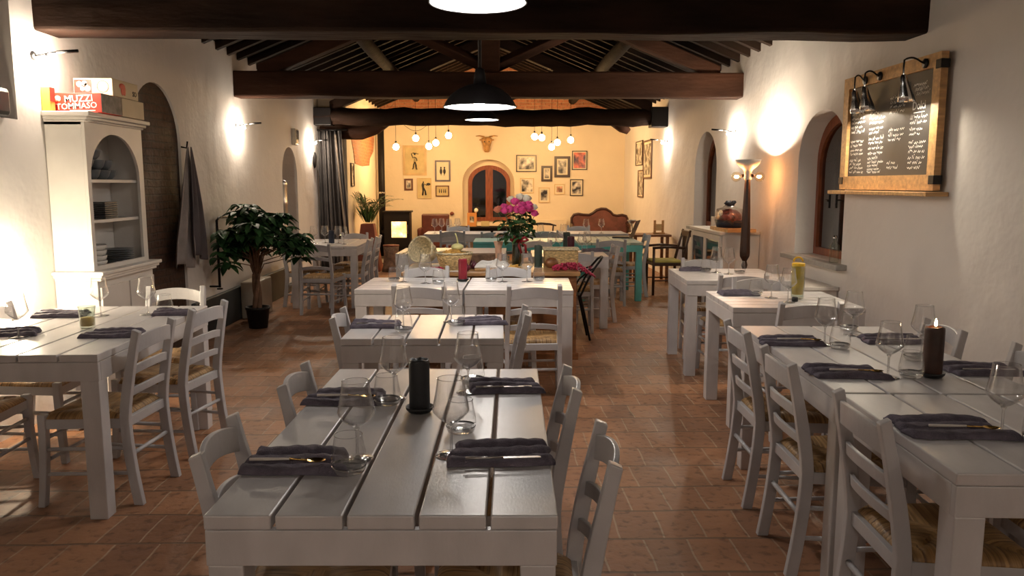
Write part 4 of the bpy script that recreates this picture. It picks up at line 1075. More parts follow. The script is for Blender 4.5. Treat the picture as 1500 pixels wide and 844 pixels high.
# ------------------------------------------------------------------ white glazed cabinet and gift basket
t = thing('glazed_cabinet', (2.60, 8.86, 0), 0, 'low white cabinet with dark glass doors beyond the floor lamp', 'cabinet')
b = MB()
b.b2((-.20, -.62, 0), (.195, -.59, .97)); b.b2((-.20, .59, 0), (.195, .62, .97)); b.b2((.17, -.59, 0), (.195, .59, .97))
b.b2((-.20, -.59, .93), (.17, .59, .97)); b.b2((-.20, -.59, 0), (.17, .59, .08)); b.b2((-.18, -.59, .5), (.17, .59, .52)); b.build('carcass', M_cab, t, bevel=.003)
b = MB(); b.b2((-.235, -.64, .97), (.195, .64, 1.0)); b.build('top', M_cab, t, bevel=.004)
for i in range(2):
    y0 = -.60 + i * .60; b = MB(); vs, fs = fill2d(rect(y0, .04, y0 + .595, .955), [rect(y0 + .05, .10, y0 + .545, .90)], .02)
    b.add(vs, fs, False, T_left(-.222)); d = b.build('door', M_cab, t, bevel=.003)
    b = MB(); b.b2((-.214, y0 + .05, .10), (-.210, y0 + .545, .90)); b.build('door_pane', M_pane, d)
    b = MB(); b.sphere((-.235, y0 + (.57 if i == 0 else .025), .5), .012); b.build('knob', M_iron, d)
b = MB(); b.b2((-.19, -.58, .085), (.165, .58, .10)); b.b2((.15, -.58, .1), (.165, .58, .92)); b.build('dark_interior', M_skirt, t)
b = MB(); b.b2((-.16, -.42, 0), (.14, .25, .035)); b.build('x', M_wood, None); o = bpy.context.scene.objects['x']; o.name = 'wooden_tray'
o.location = (2.58, 8.55, 1.0005); props(o, 'light wooden board on top of the white cabinet', 'board')
t = thing('gift_basket', (2.55, 8.52, 1.036), 0, 'cellophane-wrapped gift basket with navy ribbon on the cabinet', 'gift basket')
b = MB(); b.sphere((0, 0, .10), (.13, .20, .10), 18, 10, wob=.15); b.build('fruit_heap', M_fruit, t)
b = MB(); b.lathe([(0, .001), (.13, .001), (.15, .08), (.14, .08), (.12, .01), (0, .01)], 20, T=Matrix.Scale(1.3, 4, (0, 1, 0))); b.build('basket', M_navy, t)
b = MB(); b.sphere((0, 0, .115), (.15, .235, .125), 18, 10, wob=.25, seed=4); b.build('cellophane', M_cellog, t)
b = MB()
for k in range(5):
    a = k * 1.25; b.tube([(0, 0, .23), (.05 * math.cos(a), .07 * math.sin(a), .27), (.02 * math.cos(a + .8), .10 * math.sin(a + .6), .25), (0, 0, .23)], [.006, .022, .02, .006], 6)
b.build('ribbon_bow', M_navy, t)
b = MB(); b.lathe([(0, 0), (.032, 0), (.032, .002), (0, .002)], 18, T=Matrix.Translation((-.13, -.12, .16)) @ Matrix.Rotation(-PI / 2, 4, 'Y') @ Matrix.Rotation(.5, 4, 'X')); b.build('round_label', M_cream, t)
b = MB(); b.b2((-.05, -.06, 0), (.05, .06, .13)); o = b.build('white_gift_box', M_platew, bevel=.004); o.location = (2.55, 9.0, 1.0005); props(o, 'small white box beside the gift basket on the cabinet', 'box')
b = MB(); b.b2((XR - .28, 6.30, 0), (XR - .005, 7.2, .64)); b.b2((XR - .30, 6.27, .64), (XR - .005, 7.23, .67)); props(b.build('radiator_cover', M_cab, bevel=.004), 'low white box against the right wall under the near window', 'radiator cover')
t = thing('clear_bottle', (XR - .02, 6.36, .861), 0, 'clear square glass bottle on the near window sill', 'bottle')
b = MB(); b.lathe([(0, .001), (.036, .001), (.038, .01), (.038, .14), (.014, .175), (.013, .215), (0, .215)], 16); b.build('body', M_glassv, t)
b = MB(); b.lathe([(.016, .20), (.016, .222), (0, .222)], 12); b.build('stopper', M_chrome, t)

# ------------------------------------------------------------------ potted tree on the left
t = thing('potted_money_tree', (-2.50, 8.22, 0), 0, 'bushy dark green money tree in a black pot by the left wall', 'potted plant')
b = MB(); b.lathe([(0, .001), (.095, .001), (.12, .20), (.128, .20), (.128, .225), (.112, .225), (.105, .19), (0, .19)], 28); b.build('pot', M_blackplastic, t)
b = MB()
for k in range(3):
    ph = k * 2 * PI / 3
    b.tube([(.025 * math.cos(ph + z * 7), .025 * math.sin(ph + z * 7), z) for z in [.18 + .03 * i for i in range(14)]], [.030 - .0008 * i for i in range(14)], 8)
tips = []
rs = random.Random(5)
for k in range(40):
    a = rs.uniform(0, 2 * PI); r0 = rs.uniform(.10, .46) if k > 7 else rs.uniform(0, .15)
    zt = 1.20 - .38 * (r0 / .46) ** 2 * rs.uniform(.5, 1.1) + rs.uniform(-.22, .04)
    x, y = max(r0 * math.cos(a) * 1.15, -.30), r0 * math.sin(a)
    tips.append((x, y, zt))
    b.tube([(.01 * math.cos(a), .01 * math.sin(a), .52), (x * .18, y * .18, .52 + (zt - .52) * .6), (x * .9, y * .9, zt - .02)], [.010, .006, .003], 6)
b.build('trunk', M_trunk, t)
b = MB()
def leaf(b, base, d, L, W, droop, n=6):
    d = Vector(d).normalized(); side = d.cross(Vector((0, 0, 1)))
    if side.length < .01: side = Vector((1, 0, 0))
    side.normalize(); vs = []; fs = []
    for i in range(n + 1):
        u = i / n; w = W * math.sin(PI * min(1, u ** 1.15 * .97 + .02)) ** .8
        c_ = Vector(base) + d * L * u - Vector((0, 0, 1)) * droop * u * u
        cup = Vector((0, 0, 1)) * w * .22
        vs += [c_ - side * w / 2 + cup, c_, c_ + side * w / 2 + cup]
    for i in range(n):
        o = i * 3; fs += [(o, o + 1, o + 4, o + 3), (o + 1, o + 2, o + 5, o + 4)]
    b.add([tuple(p) for p in vs], fs, True)
for (x, y, z) in tips:
    for c_ in range(4):
        bx, by, bz = x + rs.uniform(-.07, .07), y + rs.uniform(-.07, .07), z + rs.uniform(-.10, .08)
        bx = max(bx, -.22)
        a0 = rs.uniform(0, 6.28); nl = rs.choice((5, 6, 6, 7))
        tilt = Vector((x * .9, y * .9, .3))
        for k in range(nl):
            a = a0 + 2 * PI * k / nl
            d = Vector((math.cos(a), math.sin(a), -.05)) + tilt * .45
            if bx - .0 + d.x * .2 < -.36: d.x = abs(d.x) * .4
            leaf(b, (bx, by, bz), d, rs.uniform(.12, .18), rs.uniform(.062, .090), rs.uniform(.03, .10))
b.build('foliage', M_leaf, t)
b = MB(); b.b2((XL + .055, 8.75, 0), (XL + .25, 9.30, .42)); props(b.build('beige_heater', M_beige, bevel=.015), 'beige metal heater box behind the potted tree', 'heater')
b = MB(); b.tube([(XL + .10, 7.98, .46), (XL + .10, 7.98, 1.14), (XL + .10, 8.05, 1.165), (XL + .12, 8.7, 1.17), (XL + .02, 8.75, 1.17)], .013, 10); b.lathe([(.0, 0), (.03, 0), (.03, .012), (0, .012)], 12, (XL + .10, 7.98, .44))
b.tube([(XL, 7.98, .47), (XL + .10, 7.98, .47)], .01, 8)
props(b.build('black_wall_rail', M_iron), 'black bent pipe rail on the left wall beside the tree', 'rail')
# aprons on a hook
t = thing('hanging_apron', (XL + .02, 7.38, 1.86), 0, 'grey aprons hanging from a hook next to the brick arch', 'apron')
b = MB(); b.tube([(0, 0, -.02), (.05, 0, -.03), (.06, 0, .03)], .008, 8); b.build('hook', M_iron, t)
for (m_, y0, off, L_, Wd, nm) in ((M_apron, -.20, .02, 1.08, .50, 'light_apron'), (M_aprond, .10, .05, 1.03, .38, 'dark_apron')):
    def f(u, v, y0=y0, off=off, L_=L_, Wd=Wd):
        w = Wd * (.06 + .94 * min(1, (v * 1.25)) ** .9); s = u - .5
        return (.04 + off + .022 * math.sin(u * 15 + v * 2) * min(1, v * 2), y0 * v + s * w, -.02 - L_ * v + .03 * math.sin(u * 6) * v)
    b = MB(); b.grid(f, 34, 24); b.build(nm, m_, t, solid=.004)
# steel urn in the niche, small emergency light, small wall ornament
t = thing('steel_canister', (XL - .12, 11.10, .621), 0, 'tall steel canister standing in the arched wall niche', 'canister')
b = MB(); b.lathe([(0, 0), (.12, 0), (.12, .06), (.115, .07), (.118, .60), (.125, .62), (.118, .64), (.118, .86), (.125, .88), (.10, .93), (.03, .95), (0, .95)], 24); b.build('body', M_steel, t)
b = MB(); b.lathe([(0, .95), (.02, .95), (.03, .98), (.015, 1.02), (0, 1.03)], 12); b.build('lid_knob', M_chrome, t)
t = thing('emergency_wall_lamp', (XL, 11.55, 2.06), 0, 'small clear emergency light box above the wall niche', 'light box')
b = MB(); b.b2((.0, -.09, 0), (.055, .09, .23)); b.build('housing', M_beige, t, bevel=.008)
b = MB(); b.b2((.056, -.07, .02), (.066, .07, .21)); b.build('lens', M_glassr, t)
b = MB(); b.sphere((XL + .03, 12.75, 1.88), (.028, .07, .12), 12, 8, wob=.5); props(b.build('wall_ornament', M_enamel), 'small dark ornament on the left wall under the last spotlight', 'ornament')
b = MB(); b.box((XL - .06, 4.72, 1.98), (.20, .20, .17)); sp = b.build('loudspeaker', M_blackplastic, bevel=.03); props(sp, 'small black loudspeaker in the high recess at the left edge', 'loudspeaker')
b = MB(); b.lathe([(0, 0), (.06, 0), (.07, .006), (0, .006)], 20, T=Matrix.Translation((XL - .06, 4.618, 1.98)) @ Matrix.Rotation(PI / 2, 4, 'X')); b.build('speaker_grille', M_iron, sp)

# ------------------------------------------------------------------ curtain
t = thing('grey_curtain', (-2.62, 13.05, 0), 0, 'long dark grey curtain hanging at the end of the left wall', 'curtain')
def f(u, v):
    spread = .40 + .12 * v
    return (-.26 + spread * u + .015 * math.sin(u * 30), .055 * math.sin(u * 42) - .02 * v, 2.36 - 2.30 * v)
b = MB(); b.grid(f, 90, 12); b.build('drape', M_curtain, t, solid=.006)
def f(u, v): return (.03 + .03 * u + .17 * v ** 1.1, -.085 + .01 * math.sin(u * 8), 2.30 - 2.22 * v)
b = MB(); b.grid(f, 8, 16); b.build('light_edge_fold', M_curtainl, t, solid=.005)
b = MB(); b.tube([(-.27, 0, 2.375), (.22, 0, 2.375)], .013, 8); b.build('curtain_rod', M_iron, t)

# ------------------------------------------------------------------ wooden chest with the produce display
t = thing('wooden_chest', (-.03, 6.99, 0), R(-1), 'brown wooden chest in the centre, covered with baskets and flowers', 'chest')
b = MB(); b.b2((-.73, -.36, .05), (.73, .36, .725)); b.build('body', M_chest, t, bevel=.006)
b = MB(); b.b2((-.76, -.385, .726), (.76, .385, .76)); b.build('lid', M_chesttop, t, bevel=.006)
for s in (-1, 1):
    b = MB(); b.b2((s * .70, -.368, .09), (s * .04, -.361, .69)); d = b.build('front_panel', M_chest, t, bevel=.005)
b = MB(); b.b2((-.75, -.37, 0), (.75, .37, .06)); b.build('plinth', M_chest, t, bevel=.006)
ZC = .7605
# white runner on the left half
def f(u, v):
    y = -.37 + .76 * v
    return (-.80 + .5 * u, 6.99 + y, ZC + .004 + .002 * math.sin(u * 9 + v * 7))
b = MB(); b.grid(lambda u, v: (-.77 + .52 * u, 6.66 + .62 * v, ZC + .005 + .002 * math.sin(u * 9 + v * 7)), 16, 16, bottom=ZC + .0005); props(b.build('white_cloth_runner', M_linenw), 'white cloth lying on the left end of the wooden chest', 'cloth')
def basket(name, loc, r, h, m, label, tilt=None, fill=None):
    t = thing(name, loc, 0, label, 'basket', 'wicker baskets on the chest')
    if tilt: t.rotation_euler = tilt
    b = MB()
    n = 40; prof = [(0, .003), (r * .70, .003), (r * .80, h * .25), (r * .92, h * .65), (r, h), (r * .96, h), (r * .87, h * .65), (r * .74, h * .2), (0, .012)]
    vs = []; fs = []
    for i, (rr, zz) in enumerate(prof):
        for k in range(n):
            a = 2 * PI * k / n; vs.append((rr * (1 + .012 * math.cos(k * PI)) * math.cos(a), rr * (1 + .012 * math.cos(k * PI)) * math.sin(a), zz))
    for i in range(len(prof) - 1):
        for k in range(n): fs.append((i * n + k, i * n + (k + 1) % n, (i + 1) * n + (k + 1) % n, (i + 1) * n + k))
    b.add(vs, fs, True); b.build('woven_body', m, t)
    b = MB(); b.tube([(r * .985 * math.cos(2 * PI * k / 32), r * .985 * math.sin(2 * PI * k / 32), h + .004 + .002 * (k % 2)) for k in range(32)], .009, 8, closed=True); b.build('rim', M_wickerp, t)
    return t
tb = basket('round_basket', (-.355, 6.80, ZC), .158, .145, M_wicker, 'round wicker basket of golden bread and a pale gourd')
b = MB()
rs = random.Random(3)
for k in range(14):
    a = rs.uniform(0, 6.28); rr = rs.uniform(0, .09)
    b.sphere((rr * math.cos(a), rr * math.sin(a), .135 + rs.uniform(-.01, .03)), (rs.uniform(.03, .055), rs.uniform(.025, .04), .022), 10, 6, wob=.5, seed=k, T=Matrix.Rotation(rs.uniform(-.3, .3), 4, 'Z'))
o = props(b.build('bread_pieces', M_bread), 'golden bread pieces heaped in the round basket', 'bread'); o['kind'] = 'stuff'; o.location = (-.355, 6.80, ZC)
t = thing('pale_gourd', (-.33, 6.86, ZC + .195), 0, 'pale yellow-green gourd with a long stalk on the bread', 'gourd')
b = MB(); b.sphere((0, 0, .0), (.055, .055, .033), 18, 10); b.build('fruit', M_gourd, t)
b = MB(); b.tube([(0, 0, .028), (.003, 0, .05), (-.006, 0, .09), (-.018, 0, .12)], [.010, .006, .005, .006], 8); b.build('stalk', M_gourd, t)
tb = basket('tipped_basket', (-.60, 7.12, ZC + .117), .118, .16, M_wickerp, 'pale wicker basket tipped on its side facing left', (R(72), 0, R(-24)))
b = MB(); b.tube([(-.11, 0, .12), (-.15, -.02, .13), (-.18, -.04, .15), (-.18, -.06, .18), (-.15, -.05, .19), (-.115, -.03, .16)], .006, 8); b.build('handle', M_wickerp, tb)
b = MB(); b.tube([(.11, 0, .12), (.14, .02, .14), (.145, .03, .17), (.115, .02, .16)], .006, 8); b.build('handle', M_wickerp, tb)
# long crust loaf / bark box behind the basket
b = MB(); wavybeam(b, -.17, .17, 0, 0, .12, .10, .012, 5, 14); o = b.build('bark_log', M_bark, bevel=.01); o.location = (-.10, 7.22, ZC + .004); props(o, 'short bark-covered log behind the bread basket', 'log')
# wicker box
t = thing('wicker_box', (.60, 7.15, ZC), R(-2), 'rectangular wicker box at the right of the chest', 'basket')
b = MB(); b.b2((-.155, -.10, .0), (.155, .10, .145)); b.build('woven_body', M_wicker, t, bevel=.012)
b = MB(); b.b2((-.165, -.11, .146), (.165, .11, .165)); b.build('lid', M_wickerp, t, bevel=.008)
b = MB(); b.sphere((0, 0, .048), (.062, .05, .048), 16, 10, wob=.1); o = b.build('brown_coconut', M_chest); o.location = (.50, 6.93, ZC); props(o, 'round brown coconut in front of the wicker box', 'coconut')
b = MB(); rs = random.Random(9)
for k in range(420):
    u = rs.random(); x = .50 + .36 * u; yv = 6.80 + rs.gauss(0, .045) - .04 * u
    hh = .058 * math.sin(PI * min(1, u * .9 + .1))
    zz = ZC + .006 + rs.random() * hh
    if x > .735: zz -= (x - .735) * .45
    b.sphere((x, yv, zz), rs.uniform(.006, .010), 6, 4)
for k in range(30):
    x = rs.uniform(.5, .84); b.tube([(x, 6.78 + rs.uniform(-.04, .04), ZC + .01), (x + rs.uniform(-.03, .03), 6.78 + rs.uniform(-.05, .05), ZC + .035)], .0015, 4)
o = props(b.build('red_berries', M_redberry), 'heap of crimson berries trailing over the right corner of the chest', 'berries'); o['kind'] = 'stuff'
b = MB()
for k in range(70): b.sphere((-.50 + rs.gauss(0, .028), 6.66 + rs.gauss(0, .018), ZC + .008 + rs.random() * .03), rs.uniform(.007, .010), 6, 4)
o = props(b.build('red_currants', M_redberry), 'small cluster of red currants between the two baskets', 'berries'); o['kind'] = 'stuff'
for i, (x, y) in enumerate(((-.215, 6.99), (-.185, 6.88), (-.245, 6.66 + .04))):
    b = MB(); b.lathe([(0, .001), (.018, .004), (.033, .025), (.030, .045), (.010, .060), (.004, .078), (0, .08)], 16)
    o = b.build('red_onion', M_onion); o.location = (x, y, ZC); props(o, ['dark red onion farthest of three right of the bread basket', 'dark red onion middle of three right of the bread basket', 'dark red onion nearest of three right of the bread basket'][i], 'onion', 'red onions on the chest')
# board, cloth and cheese
b = MB(); b.b2((-.20, -.09, 0), (.20, .09, .018)); o = b.build('cutting_board', M_wood, bevel=.005); o.location = (.02, 6.83, ZC); props(o, 'wooden cutting board under the crumpled white cloth', 'cutting board')
def f(u, v):
    x = (u - .5) * .31; y = (v - .5) * .17
    return (x * (1 + .2 * noise.noise((u * 3, v * 3, 1))), y, .008 + .085 * max(0, noise.noise((u * 4 + 2, v * 4, 3)) + .45) * math.sin(PI * u) ** .5 * math.sin(PI * v) ** .5)
b = MB(); b.grid(f, 40, 30, bottom=.0005); o = b.build('crumpled_napkin', M_linenw); o.location = (-.025, 6.86, ZC + .0185); props(o, 'crumpled white cloth with pleats on the cutting board', 'cloth')
for i, (x, y, a) in enumerate(((.135, 6.79, 10), (.165, 6.86, -20), (.11, 6.86, 35))):
    b = MB(); b.sweep([[(-.035, -.018, 0), (.035, -.018, 0), (.035, -.018, .02), (-.035, -.018, .012)], [(-.035, .018, 0), (.035, .018, 0), (.035, .018, .026), (-.035, .018, .012)]])
    o = b.build('cheese_wedge', M_cheese, bevel=.002); o.location = (x, y, ZC + .0185); o.rotation_euler.z = R(a); props(o, ['yellow cheese wedge nearest on the board end', 'yellow cheese wedge farthest right on the board', 'yellow cheese wedge next to the white cloth'][i], 'cheese', 'cheese wedges on the board')
# rose vase + bouquet
t = thing('rose_vase', (.195, 7.02, ZC), 0, 'clear glass vase with dark red ribbon holding the roses', 'vase')
b = MB(); b.lathe([(0, .001), (.044, .001), (.047, .01), (.044, .10), (.042, .20), (.050, .27), (.048, .27), (.040, .20), (.042, .10), (.043, .014), (0, .012)], 28); b.build('glass_body', M_glassv, t)
b = MB(); b.lathe([(0, .014), (.041, .014), (.040, .10), (.039, .20), (0, .20)], 24)
mw, ntw, outw = nodes_of('vase_water'); gw = N(ntw, 'ShaderNodeBsdfTransparent'); gw.inputs[0].default_value = (.45, .5, .38, 1); ntw.links.new(gw.outputs[0], outw.inputs[0]); b.build('water', mw, t)
b = MB(); b.lathe([(.046, .225), (.054, .24), (.052, .26), (.050, .25)], 24)
for s in (-1, 1):
    b.tube([(0.02, -.05, .245), (s * .05 + .02, -.065, .275), (s * .075 + .02, -.06, .25), (s * .045 + .02, -.055, .235), (.02, -.05, .245)], [.005, .016, .016, .012, .005], 6)
    b.tube([(.02, -.052, .24), (s * .03 + .045, -.062, .20), (s * .02 + .06, -.06, .13)], [.006, .012, .010], 4)
b.build('ribbon', M_ribbon, t)
t = thing('rose_bouquet', (.195, 7.02, ZC), 0, 'bouquet of pink, cream and peach roses in the glass vase', 'flowers')
rs = random.Random(21)
def rose_bm(r, seed):
    b = MB(); q = random.Random(seed)
    b.sphere((0, 0, 0), (r * .55, r * .55, r * .6), 10, 7)
    for ring, (nr, rad, tilt) in enumerate(((3, .48, .35), (4, .68, .6), (5, .88, .9), (6, 1.0, 1.25))):
        for k in range(nr):
            a = 2 * PI * (k + ring * .4) / nr + q.uniform(-.1, .1); ht = r * (1.0 - .16 * ring)
            def f(u, v, a=a, rad=rad, ht=ht):
                s = (u - .5) * 2 * 1.15 * PI / nr; rr = r * (rad * (.42 + .58 * v ** .6) + .10 * v * v * ring / 3)
                return (rr * math.cos(a + s), rr * math.sin(a + s), -r * .55 + (ht + r * .5) * v - .18 * r * abs(u - .5) * 2 * v)
            b.grid(f, 6, 5)
    return b
RM = {}
pos = []
for k in range(20):
    for _ in range(60):
        x, y = rs.uniform(-.17, .17), rs.uniform(-.13, .13)
        if (x / .18) ** 2 + (y / .13) ** 2 > 1: continue
        if all((x - p[0]) ** 2 + (y - p[1]) ** 2 > .058 ** 2 for p in pos): pos.append((x, y)); break
stems = MB(); lv = MB()
for i, (x, y) in enumerate(pos):
    z = .565 - 1.9 * (x * x) - .8 * y * y + rs.uniform(-.014, .020) + .22 * y
    if y > .02: m_ = M_cream if x > -.09 else M_pink
    else: m_ = M_pink
    if x < -.135: m_ = M_peach
    if -.08 < x < .10 and y > .035: m_ = M_cream; z += .030
    if y <= -.01 and x > -.135: z -= .02
    key = (m_.name)
    if key not in RM: RM[key] = rose_bm(.041, i).build('rose_bloom', m_, t); o = RM[key]
    else: o = RM[key].copy(); COL.objects.link(o); o.parent = t
    o.location = (x, y, z); d = Vector((x * 2.2, y * 2.2, 1)).normalized(); o.rotation_euler = d.to_track_quat('Z', 'Y').to_euler()
    s_ = rs.uniform(.88, 1.12); o.scale = (s_,) * 3
    stems.tube([(x * .12, y * .12, .03), (x * .15, y * .15, .22), (x * .7, y * .7, z - .12), (x, y, z - .02)], .003, 5)
    for q_ in range(8):
        a = rs.uniform(0, 6.28); h_ = rs.uniform(.05, .29)
        bx, by = x * (1 - h_ * 1.6), y * (1 - h_ * 1.6)
        leaf(lv, (bx, by, z - h_), (math.cos(a) + x * 4, math.sin(a) + y * 4, .05), rs.uniform(.06, .09), rs.uniform(.045, .06), .03)
stems.build('stems', M_stem, t); lv.build('leaves', M_leaf, t)
# small pink flowers in the peach-wrapped vase
t = thing('small_flower_vase', (.03, 7.13, ZC), 0, 'slim vase wrapped in peach paper with small pink flowers', 'vase')
b = MB(); b.lathe([(0, .001), (.026, .001), (.028, .10), (.030, .17), (.045, .225), (.042, .225), (.026, .17), (0, .16)], 20); b.build('paper_wrap', M_wrap, t)
b = MB()
for k in range(9):
    a = k * 2.4; rr = .034 * math.sqrt(k / 9); b.sphere((rr * math.cos(a), rr * math.sin(a), .285 + rs.uniform(-.006, .01)), (.016, .016, .014), 10, 6, wob=.5, seed=k)
b.build('flower_heads', mat('pale_pink_petals', (.80, .50, .36), .6, var=.1), t)
b = MB()
for k in range(6):
    a = k * 1.05; b.tube([(0, 0, .17), (.014 * math.cos(a), .014 * math.sin(a), .275)], .002, 5)
b.build('stems', M_stem, t)

# black bent-tube chair beside the chest
t = thing('black_metal_chair', (.70, 7.58, 0), 0, 'black bent-tube metal chair at the right end of the chest', 'chair')
for sy in (-1, 1):
    b = MB(); b.tube([(.215, sy * .13, 0), (.15, sy * .12, .30), (.12, sy * .115, .43), (.17, sy * .12, .55), (.25, sy * .12, .70), (.31, sy * .10, .775), (.335, sy * .04, .80), (.338, 0, .802)], .011, 10); b.build('rear_leg_and_back', M_iron, t)
    b = MB(); b.tube([(-.14, sy * .14, 0), (-.11, sy * .12, .43)], .011, 10); b.build('front_leg', M_iron, t)
    b = MB(); b.tube([(.02, sy * .14, .45), (.10, sy * .15, .60), (.20, sy * .13, .68), (.25, sy * .12, .70)], .009, 8); b.build('arm_tube', M_iron, t)
b = MB(); b.lathe([(0, .432), (.13, .432), (.14, .438), (.13, .446), (0, .444)], 28); b.build('seat', M_iron, t)
b = MB(); b.tube([(.17, -.12, .55), (.19, 0, .55), (.17, .12, .55)], .009, 8); b.build('back_rail', M_iron, t)

# ------------------------------------------------------------------ dark carver chair, small table, laptop
t = thing('dark_wooden_armchair', (2.34, 10.75, 0), R(92), 'dark wooden armchair with a yellow-green seat near the right wall', 'chair')
for sx in (-1, 1):
    b = MB(); b.tube([(sx * .19, -.21, 0), (sx * .19, -.19, .44), (sx * .185, -.24, .66), (sx * .18, -.30, .88)], [.019, .021, .019, .016], 6); b.build('rear_leg', M_dwood, t)
    b = MB(); b.tube([(sx * .20, .20, 0), (sx * .20, .20, .64)], .019, 6); b.build('front_leg', M_dwood, t)
    b = MB(); b.tube([(sx * .19, -.23, .64), (sx * .22, 0, .66), (sx * .205, .22, .645)], .018, 8); b.build('armrest', M_dwood, t)
    b = MB(); b.tube([(sx * .19, -.19, .20), (sx * .20, .20, .20)], .010, 6); b.build('stretcher', M_dwood, t)
b = MB(); b.b2((-.21, -.20, .40), (.21, .21, .44)); b.build('seat_frame', M_dwood, t, bevel=.004)
b = MB(); b.b2((-.20, -.19, .44), (.20, .20, .475)); b.build('cushion', M_seaty, t, bevel=.014)
b = MB()
for i in range(5): b.b2((-.13 + i * .055, -.285 + .0, .48), (-.105 + i * .055, -.270, .80))
b.b2((-.19, -.305, .79), (.19, -.275, .87)); b.build('back_splat', M_dwood, t, bevel=.004)
t = thing('brown_side_table', (2.40, 12.2, 0), 0, 'small brown wooden table beside the right wall, before the sofa', 'table')
b = MB(); b.b2((-.30, -.25, .70), (.30, .25, .735)); b.build('tabletop', M_chest, t, bevel=.005)
for sx in (-1, 1):
    for sy in (-1, 1):
        b = MB(); b.b2((sx * .27, sy * .22, 0), (sx * .225, sy * .175, .70)); b.build('leg', M_chest, t, bevel=.003)
t = thing('light_wood_holder', (2.55, 12.2, .7355), 0, 'light wooden upright menu holder on the small brown table', 'holder')
b = MB(); b.b2((-.09, -.04, 0), (.09, .04, .02)); b.build('base', M_wood, t)
for s in (-1, 1):
    b = MB(); b.b2((s * .08, -.012, .02), (s * .045, .012, .21)); b.build('upright', M_wood, t, bevel=.003)
b = MB(); b.b2((-.05, -.008, .05), (.05, .008, .15)); b.build('panel', M_frp, t)
t = thing('open_laptop', (1.79, 10.95, .7605), R(70), 'black open laptop seen from the side on the turquoise table', 'laptop')
b = MB(); b.b2((-.17, -.12, 0), (.17, .12, .018)); b.build('keyboard_base', M_blackplastic, t, bevel=.004)
b = MB(); b.sweep([[(-.17, -.125, .018), (.17, -.125, .018), (.17, -.118, .018), (-.17, -.118, .018)], [(-.17, -.215, .24), (.17, -.215, .24), (.17, -.208, .243), (-.17, -.208, .243)]]); b.build('screen', M_frd, t, bevel=.002)
t = thing('white_table_fan', (2.12, 12.15, .736), 0, 'small white metal stand lamp beside the laptop', 'lamp')
b = MB(); b.lathe([(0, 0), (.06, 0), (.06, .01), (.01, .02), (.01, .16), (0, .16)], 16); b.build('stand', M_steel, t)
b = MB(); b.lathe([(.03, .16), (.07, .20), (.075, .215), (0, .22)], 16); b.build('head', M_steel, t)

# ------------------------------------------------------------------ end room: stove, pipe, chairs, sofa, plants
t = thing('wood_stove', (-1.935, 15.75, 0), 0, 'black wood stove with a bright fire behind its window', 'stove')
b = MB()
vs, fs = fill2d(rect(-.25, .24, .25, .92), [rect(-.115, .43, .19, .745)], .03)
b.add([(p[0], p[1], p[2]) for p in vs], fs, False, T_back(-.17)); b.build('front_plate', M_enamel, t, bevel=.004)
b = MB(); b.b2((-.25, -.165, .24), (-.235, .20, .92)); b.b2((.235, -.165, .24), (.25, .20, .92)); b.b2((-.235, .18, .24), (.235, .20, .92)); b.b2((-.235, -.16, .24), (.235, .18, .26)); b.build('firebox', M_enamel, t)
b = MB(); b.b2((-.28, -.22, .92), (.28, .22, .95)); b.build('top_plate', M_enamel, t, bevel=.006)
b = MB(); b.b2((-.12, -.10, .40), (.195, -.09, .76)); b.build('fire', E_fire, t)
b = MB(); b.b2((-.24, -.18, .03), (.24, .19, .24)); b.build('log_store', M_enamel, t, bevel=.004)
b = MB(); b.b2((.205, -.225, .5), (.215, -.20, .68)); b.build('door_handle', M_steel, t)
for sx in (-1, 1):
    for sy in (-1, 1):
        b = MB(); b.b2((sx * .24, sy * .17, 0), (sx * .20, sy * .13, .03)); b.build('foot', M_enamel, t)
t = thing('stove_pipe', (-2.33, 16.35, 0), 0, 'tall black stove pipe rising in the end room corner', 'pipe')
b = MB(); b.tube([(0, 0, .0), (0, 0, 2.95)], .068, 20); b.build('flue', M_enamel, t)
b = MB(); b.lathe([(.07, 1.28), (.078, 1.285), (.078, 1.315), (.07, 1.32)], 20); b.build('collar', M_chrome, t)
b = MB(); b.tube([(0, 0, .5), (.2, -.2, .5), (.30, -.4, .5)], .06, 12); b.build('elbow', M_enamel, t)
b = MB(); b.b2((-2.44, 14.9, 0), (-1.25, 16.5, .025)); props(b.build('hearth_slab', M_stone, bevel=.004), 'low grey stone slab under the stove', 'hearth')
for nm in ('wood_stove', 'stove_pipe'): bpy.data.objects[nm].location.z = .0255
t = thing('log_stool', (-1.80, 13.6, 0), 0, 'rough tree-stump stool with reddish top before the stove', 'stool')
b = MB(); b.lathe([(0, .001), (.17, .001), (.145, .10), (.125, .30), (.135, .44), (0, .44)], 16); b.build('stump', M_bark, t)
b = MB(); b.lathe([(0, .441), (.14, .441), (.14, .46), (0, .462)], 20); b.build('cut_top', M_terra, t)
for i, (x, y, a, z) in enumerate(((-1.45, 14.0, 8, .075), (-1.40, 14.16, -5, .075), (-1.45, 14.09, 3, .205))):
    b = MB(); b.tube([(-.24, 0, 0), (0, .01, .005), (.24, 0, 0)], [.07, .075, .068], 12); o = b.build('firewood_log', M_stone if i == 0 else M_bark); o.location = (x, y, z); o.rotation_euler.z = R(a)
    props(o, ['greyish firewood log nearest on the floor by the stump stool', 'firewood log farthest on the floor by the stove', 'firewood log lying on top of the other two'][i], 'log', 'firewood logs before the stove')
